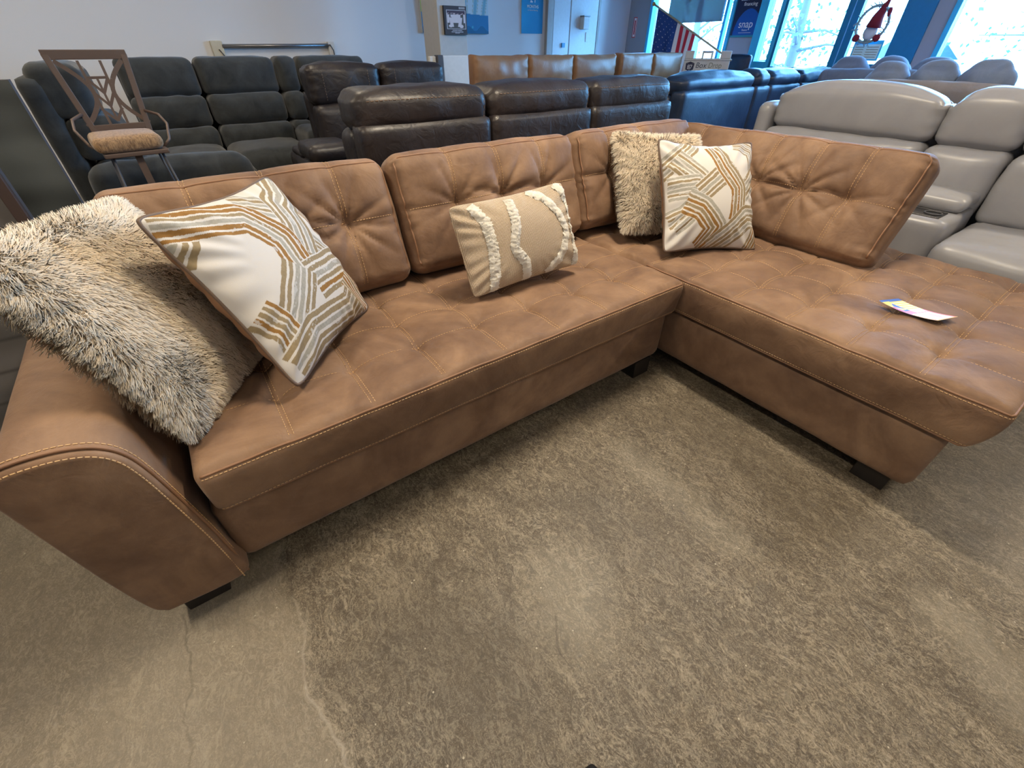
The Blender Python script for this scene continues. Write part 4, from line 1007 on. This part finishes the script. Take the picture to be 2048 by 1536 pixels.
# column and its sign
cl = struct(G().box(1.165, 1.50, 4.15, 4.50, 0, CEIL).build('column_1', plain('warm grey column paint', (.44, .43, .41), .7), bevel=.004)); cl.name = 'trim_3'
a5 = empty('wall_sign', 'small black and white framed photo sign on the grey column', 'sign', (1.225, 4.125, 1.30))
G().box(0, .265, 0, .024, 0, .265*.86).build('board', M['blackplastic'], a5)
def bw(u, v):
    c = np.tile(np.array([.035, .03, .035]), (len(u), 1)); ins = (u > .12) & (u < .93) & (v > .22) & (v < .84)
    c[(u > .10) & (u < .95) & (v > .20) & (v < .86)] = (.45, .43, .45); c[ins] = (.07, .065, .06)
    c[ins & (v > .72)] = (.05, .03, .05); c[ins & (v > .70) & (v < .76) & (uvn(u, v, 9, 3) > .2)] = (.4, .3, .3)
    body_ = (u > .28) & (u < .72) & (v > .42) & (v < .70); legs = ((np.abs(u-.30-(.5-v)*.18) < .07) | (np.abs(u-.71+(.5-v)*.22) < .07)) & (v > .28) & (v < .6)
    feet = (np.hypot((u-.27)/.09, (v-.31)/.05) < 1) | (np.hypot((u-.75)/.09, (v-.30)/.06) < 1); sidebox = (((u > .13) & (u < .22)) | ((u > .85) & (u < .92))) & (v > .42) & (v < .70)
    w_ = ins & (body_ | legs | feet | sidebox); c[w_] = (.55, .50, .53); c[w_ & (uvn(u, v, 6, 7) > .75)] = (.2, .18, .2)
    c[(np.abs(u-.80) < .13) & (np.abs(v-.93) < .035) & (np.sin(u*160) > -.3)] = (.42, .40, .40)
    for k, (vv, ww) in enumerate(((.155, .22), (.105, .28), (.06, .10))): c[(np.abs(v-vv) < .014) & (np.abs(u-.55) < ww) & (np.sin(u*120+k) > -.5)] = (.5, .5, .55)
    return c
paint_grid('print', 0, .265, 0, .265*.86, -.002, bw, (120, 110), a5)
# upright white panel in front of the column, dark post
a6 = empty('display_board', 'white upright board with a dark edge rail before the column', 'board', (.695, 3.47, 0))
G().box(.13, .40, 0, .05, .02, 1.135).build('board', M['white'], a6, bevel=.005); G().box(0.0, .06, .01, .05, .02, 1.13).build('side_board', M['white'], a6, bevel=.005)
g = G().box(.065, .12, -.02, .05, 0, 1.14); g.build('rail', M['darkgrey'], a6, bevel=.004)
# wall rail with boxes at the left of the back wall
a7 = empty('wall_rail', 'thin grey rail with two pale boxes and a cable on the back wall', 'rail', (-.80, YB, 1.05))
G().tube([(.10, -.04, .155), (1.20, -.04, .165)], .018, 8).build('rail', M['steel'], a7, True)
G().box(0, .11, -.05, 0, .07, .20).build('mounting_box', M['beige'], a7, bevel=.006); G().box(1.20, 1.27, -.05, 0, .03, .20).build('mounting_box', M['white'], a7, bevel=.006)
G().tube([(1.14, -.05, .16), (1.22, -.06, .17), (1.245, -.06, .12), (1.25, -.05, .02), (1.25, -.04, -.1)], .006, 6).build('cable', M['darkgrey'], a7, True)
G().tube([(.06, -.055, .13), (.09, -.06, .08), (.10, -.05, -.05)], .005, 6).build('cable', M['darkgrey'], a7, True)
# dispenser and switch on the utility door
a8 = empty('dispenser', 'small white dispenser with a steel lid on the utility door', 'dispenser', (4.33, YB-.03, 1.42))
G().box(0, .12, -.09, 0, 0, .15).build('body', M['white'], a8, bevel=.01); G().box(-.006, .125, -.095, 0, .15, .165).build('lid', M['steel'], a8, bevel=.003)
g = G().box(4.47, 4.53, YB-.04, YB-.03, 1.27, 1.39); tag(g.build('wall_plate', M['whitepaint'], bevel=.003), 'narrow white plate below the dispenser', 'wall plate')
# extinguisher sign
a9 = empty('safety_sign', 'narrow white sign with a red border beside the flag window', 'sign', (XR-.006, 5.31, 1.33))
G().box(0, .006, 0, .07, 0, .26).build('board', M['textwhite'], a9)
g = G(); g.box(-.002, 0, 0, .07, 0, .01).box(-.002, 0, 0, .07, .25, .26).box(-.002, 0, 0, .01, .01, .25).box(-.002, 0, .06, .07, .01, .25); g.build('border', M['red'], a9); G().box(-.002, 0, .025, .045, .04, .22).build('symbol', M['red'], a9)
# leasing poster
a10 = empty('poster', 'tall navy lease financing poster between the window and the glass door', 'poster', (XR-.014, 3.565, 1.31))
def navyp(u, v):
    c = np.tile(np.array([.004, .012, .055]), (len(u), 1)); c[np.hypot((u-.62)*1.0, (v-.05)*2.0) < .52] = (.0, .085, .36); c[v < .02] = (.02, .25, .30); return c
def grid_x(name, y0, y1, z0, z1, x, func, n, parent):
    o = paint_grid(name, 0, y1-y0, z0, z1, 0, func, n, parent); o.rotation_euler = (0, 0, -PI/2); o.location = (x, y0, 0); return o
G().box(0, .012, -.355, 0, 0, .95).build('board', M['inkblue'], a10)
o = grid_x('print', 0, .355, 0, .95, -.002, navyp, (70, 160), a10)
text('snap', .115, M['textwhite'], a10, (-.004, -.20, .135), RX, extr=.001); text('finance', .028, M['textwhite'], a10, (-.004, -.20, .075), RX)
text('Lease-to-own\nfinancing', .055, M['textwhite'], a10, (-.004, -.20, .37), RX)
G().box(-.004, -.003, -.30, -.12, .045, .049).build('rule', M['textwhite'], a10)
# opening hours on the door
a11 = empty('hours_sign', 'cyan opening-hours notice on the glass door under the gnome wreath', 'sign', (XR-.002, 1.93, 1.075))
G().box(0, .003, -.30, 0, 0, .185).build('board', M['cyan'], a11); G().box(-.002, 0, -.285, -.015, .015, .15).build('panel', plain('pale notice paper', (.62, .85, .86), .6), a11)
g = G()
for k in range(5): g.box(-.003, -.002, -.12, -.03, .03+k*.023, .036+k*.023).box(-.003, -.002, -.27, -.15, .03+k*.023, .036+k*.023)
g.build('hours_lines', M['textolive'], a11)
# gnome wreath
a12 = empty('gnome_wreath', 'Christmas wreath with red hat gnome hanging on the glass door', 'wreath', (XR-.06, 1.80, 1.40))
V = []
g = G(); r_ = random.Random(4)
ringp = [(0, .15*math.sin(t_), .16*math.cos(t_)) for t_ in np.linspace(0, 2*PI, 36)[:-1]]
g.tube(ringp, .014, 6, True)
for k in range(120):
    t_ = r_.uniform(0, 2*PI); a = Vector((0, .15*math.sin(t_), .16*math.cos(t_))); g.tube([a, a+Vector((r_.uniform(-.03, .02), r_.uniform(-.04, .04), r_.uniform(-.04, .04)))], .004, 4)
g.build('ring', plain('frosted twig', (.30, .40, .42), .8), a12)
G().tube([(0, -.02, -.03), (0, -.03, .06), (0, -.06, .16), (0, -.09, .24)], [.075, .055, .028, .004], 14).build('hat', plain('red felt', (.22, .015, .03), .9), a12, True)
G().sphere((0, -.01, -.07), .07, 14, (.5, 1, 1.1)).build('beard', plain('white plush', (.65, .72, .8), .9), a12, True)
for yy in (.11, -.10): 
    b_ = G().sphere((-.01, yy, -.12), .04, 12, (.7, 1, .9)).build('bow', plain('deep red', (.25, .02, .04), .9), a12, True)
G().sphere((-.02, -.13, .10), .03, 10, (.6, .7, 1.4)).build('mitten', plain('red knit', (.25, .02, .05), .9), a12, True)
G().tube([(0, -.09, .24), (0, -.10, .32)], .003, 5).build('hanger', M['white'], a12)

# ================================================================ SANDWICH BOARD AND FLAG
bd = Vector((4.579, 3.603, 0)); be = Vector((4.905, 3.13, 0)); dvec = (be-bd); wl_ = dvec.length; ang = math.atan2(dvec.y, dvec.x)
sb = empty('sandwich_board', 'white plastic sandwich board with a cube logo and store name', 'sign', bd, ang)
def panel(sgn, par):
    g = G(); T = .03; outer = [(0, .05), (wl_, .05), (wl_, 1.175), (wl_-.13, 1.175), (wl_-.15, 1.10), (wl_-.185, 1.10), (wl_-.185, 1.10)]
    # lower sheet
    g.box(0, wl_, 0, T, .05, 1.095).box(0, .11, 0, T, 1.095, 1.175).box(wl_-.13, wl_, 0, T, 1.095, 1.175)
    g.box(.21, .235, 0, T, 1.095, 1.175).box(.325, .35, 0, T, 1.095, 1.175).box(.21, .35, 0, T, 1.155, 1.175)
    o = g.build('board_panel', M['white'], par, bevel=.006); o.rotation_euler = (math.radians(9)*sgn, 0, 0); o.location = (0, -.10 if False else 0, 0); return o
def apanel(y0, sgn): o = panel(sgn, sb); o.location = (0, y0, 0); return o
f1 = apanel(-.20, -1); f2 = apanel(.17, 1)
hx_ = 1.0
def on_panel(o): o.parent = f1; return o
on_panel(text('Box', .085, M['textdark'], None, (.225, -.003, 1.02), RY, extr=.001, shear=.15)); on_panel(text('Drop', .085, M['textolive'], None, (.40, -.003, 1.02), RY, extr=.001, shear=.15, sx=.9))
g = G(); g.add([(.03, -.002, 1.045), (.085, -.002, 1.062), (.14, -.002, 1.045), (.085, -.002, 1.028)], [(0, 1, 2, 3)]); g.add([(.03, -.002, 1.045), (.085, -.002, 1.026), (.085, -.002, .955), (.035, -.002, .975)], [(0, 1, 2, 3)]); g.add([(.088, -.002, 1.026), (.14, -.002, 1.045), (.135, -.002, .975), (.088, -.002, .955)], [(0, 1, 2, 3)])
on_panel(g.build('cube_logo', M['inkblue'], None)); on_panel(text('B7', .062, M['textwhite'], None, (.085, -.005, 1.0), RY, extr=.001)); on_panel(G().box(0.0, wl_, -.002, -.001, 1.072, 1.076).build('seam_line', M['textdark']))
ch_ = empty('chair', 'dark blue rounded chair back between the sandwich board and the glass door', 'chair', (5.12, 3.12, 0))
soft_part('backrest', ch_, M['navy'], -.06, .02, -.17, .17, .72, 1.12, .035, (.02, 0, .01)); soft_part('seat', ch_, M['navy'], -.38, .0, -.19, .19, .44, .52, .035)
for a_, b_ in ((-.34, -.15), (-.34, .15), (-.03, -.15), (-.03, .15)): G().tube([(a_, b_, .45), (a_*1.02, b_*1.05, 0)], .014).build('leg', M['blackplastic'], ch_, True)
G().tube([(-.01, 0, .5), (0, 0, .75)], .02).build('back_post', M['blackplastic'], ch_, True)
# flag
fl = empty('flag', 'United States flag hanging from a slanted wooden pole by the window', 'flag', (0, 0, 0))
p0 = Vector((4.792, 4.46, 1.682)); p1 = Vector((4.915, 3.27, 1.13)); dp = p1-p0
p2 = p1+dp*.12
G().tube([p0, p2], .012, 8).build('pole', M['wood'], fl, True); G().sphere(p0, .024, 12).build('finial', plain('brass', (.5, .35, .12), .3, .8), fl, True)
hn = Vector((dp.x, dp.y, 0)).normalized(); nrm = Vector((hn.y, -hn.x, 0))
n1, n2 = 140, 160; U, Vv = np.meshgrid(np.linspace(0, 1, n1), np.linspace(0, 1, n2), indexing='ij'); u, v = U.ravel(), Vv.ravel()
hoist0, hoist1 = .07, .62
base = np.array(p0)+np.outer(hoist0+(hoist1-hoist0)*u, np.array(dp))
fold = .035*np.sin(u*16+.5*v)*np.clip(v*2.5, 0, 1)*(1-.2*v)
P = base+np.outer(fold, np.array(nrm))+np.outer(-v*.95, (0, 0, 1))+np.outer(-.10*v*(u-.1), np.array(hn))
stripe = np.floor((u)*13).astype(int); col = np.where((stripe % 2 == 0)[:, None], np.array([.55, .02, .05]), np.array([.75, .75, .78]))
can = (u < 7/13) & (v < .55); col[can] = (.012, .05, .22)
for i in range(9):
    for j in range(11):
        if (i+j) % 2 == 0:
            du = (u-(i+1)/10*7/13)*.75; dv_ = (v-(j+1)/12*.55)*.95; rr = np.hypot(du, dv_); th = np.arctan2(du, dv_); col[can & (rr < .0062*(.65+.35*np.cos(5*th)))] = (.8, .8, .85)
mesh_obj('cloth', P, grid_faces(n1, n2), attr_mat('flag cloth', .8), fl, colors=col)

# ================================================================ OUTSIDE
def tree(label, x, y, h, seed, spread=1.0, dens=260):
    e = empty('tree', label, 'tree', (x, y, -.02), 0, None); r = random.Random(seed); g = G(); lf = G()
    g.tube([(0, 0, 0), (.05, .03, h*.3), (-.04, .08, h*.6), (.02, 0, h)], [.11, .09, .05, .02], 8)
    ends = []
    for k in range(16):
        z = r.uniform(.18, .9)*h; a = r.uniform(0, 2*PI); L = spread*r.uniform(.5, 1.2)
        p = Vector((0, 0, z)); q = p+Vector((math.cos(a)*L, math.sin(a)*L, r.uniform(-.1, .5))); g.tube([p, (p+q)/2+Vector((0, 0, .08)), q], [.03, .02, .008], 5); ends += [p.lerp(q, t_) for t_ in (.5, .75, 1)]
    g.build('trunk', M['bark'], e, True)
    for k in range(dens):
        c = r.choice(ends)+Vector((r.gauss(0, .22), r.gauss(0, .22), r.gauss(0, .2))); a = Vector((r.gauss(0, 1), r.gauss(0, 1), r.gauss(0, 1))).normalized()*.05; b = a.cross(Vector((r.gauss(0, 1), r.gauss(0, 1), r.gauss(0, 1)))).normalized()*.03
        lf.add([c-a, c+b, c+a, c-b], [(0, 1, 2, 3)])
    lf.build('foliage', M['leaf'], e)
    return e
tree('slender leafy tree outside the teal door, left one', 9.0, 4.4, 4.2, 1, 1.0, 700)
tree('leafy tree outside behind the gnome wreath', 11.6, 3.1, 4.4, 2, 1.0, 700)
tree('bushy tree outside the right window', 13.0, 1.2, 3.4, 3, 1.3, 900)
tree('thin tree outside the flag window', 10.0, 7.4, 4.0, 5, .9, 400)
def car(label, x, y, rz, seed):
    e = empty('car', label, 'car', (x, y, -.02), rz)
    body_ = [(-2.1, .3), (-2.15, .75), (-1.5, .88), (-1.0, .95), (-.5, 1.4), (.9, 1.42), (1.5, .98), (2.1, .85), (2.15, .35)]
    G().prism(body_, -.85, .85, 'y').build('body', M['carwhite'], e, bevel=.06)
    G().prism([(-.85, .98), (-.45, 1.33), (.2, 1.35), (.2, .98)], -.865, .865, 'y').build('window', M['cardark'], e); G().prism([(.27, .98), (.27, 1.35), (.85, 1.35), (1.3, 1.0)], -.865, .865, 'y').build('window', M['cardark'], e)
    for xx in (-1.35, 1.35):
        for yy in (-.8, .8): G().tube([(xx, yy-.1, .33), (xx, yy+.1, .33)], .33, 20, up=(0, 0, 1)).build('wheel', M['rubber'], e, True)
    return e
car('white car parked outside the right window', 15.5, -.8, math.radians(80), 1)
car('white car parked outside behind the bushy tree', 17.0, 4.6, math.radians(95), 2)
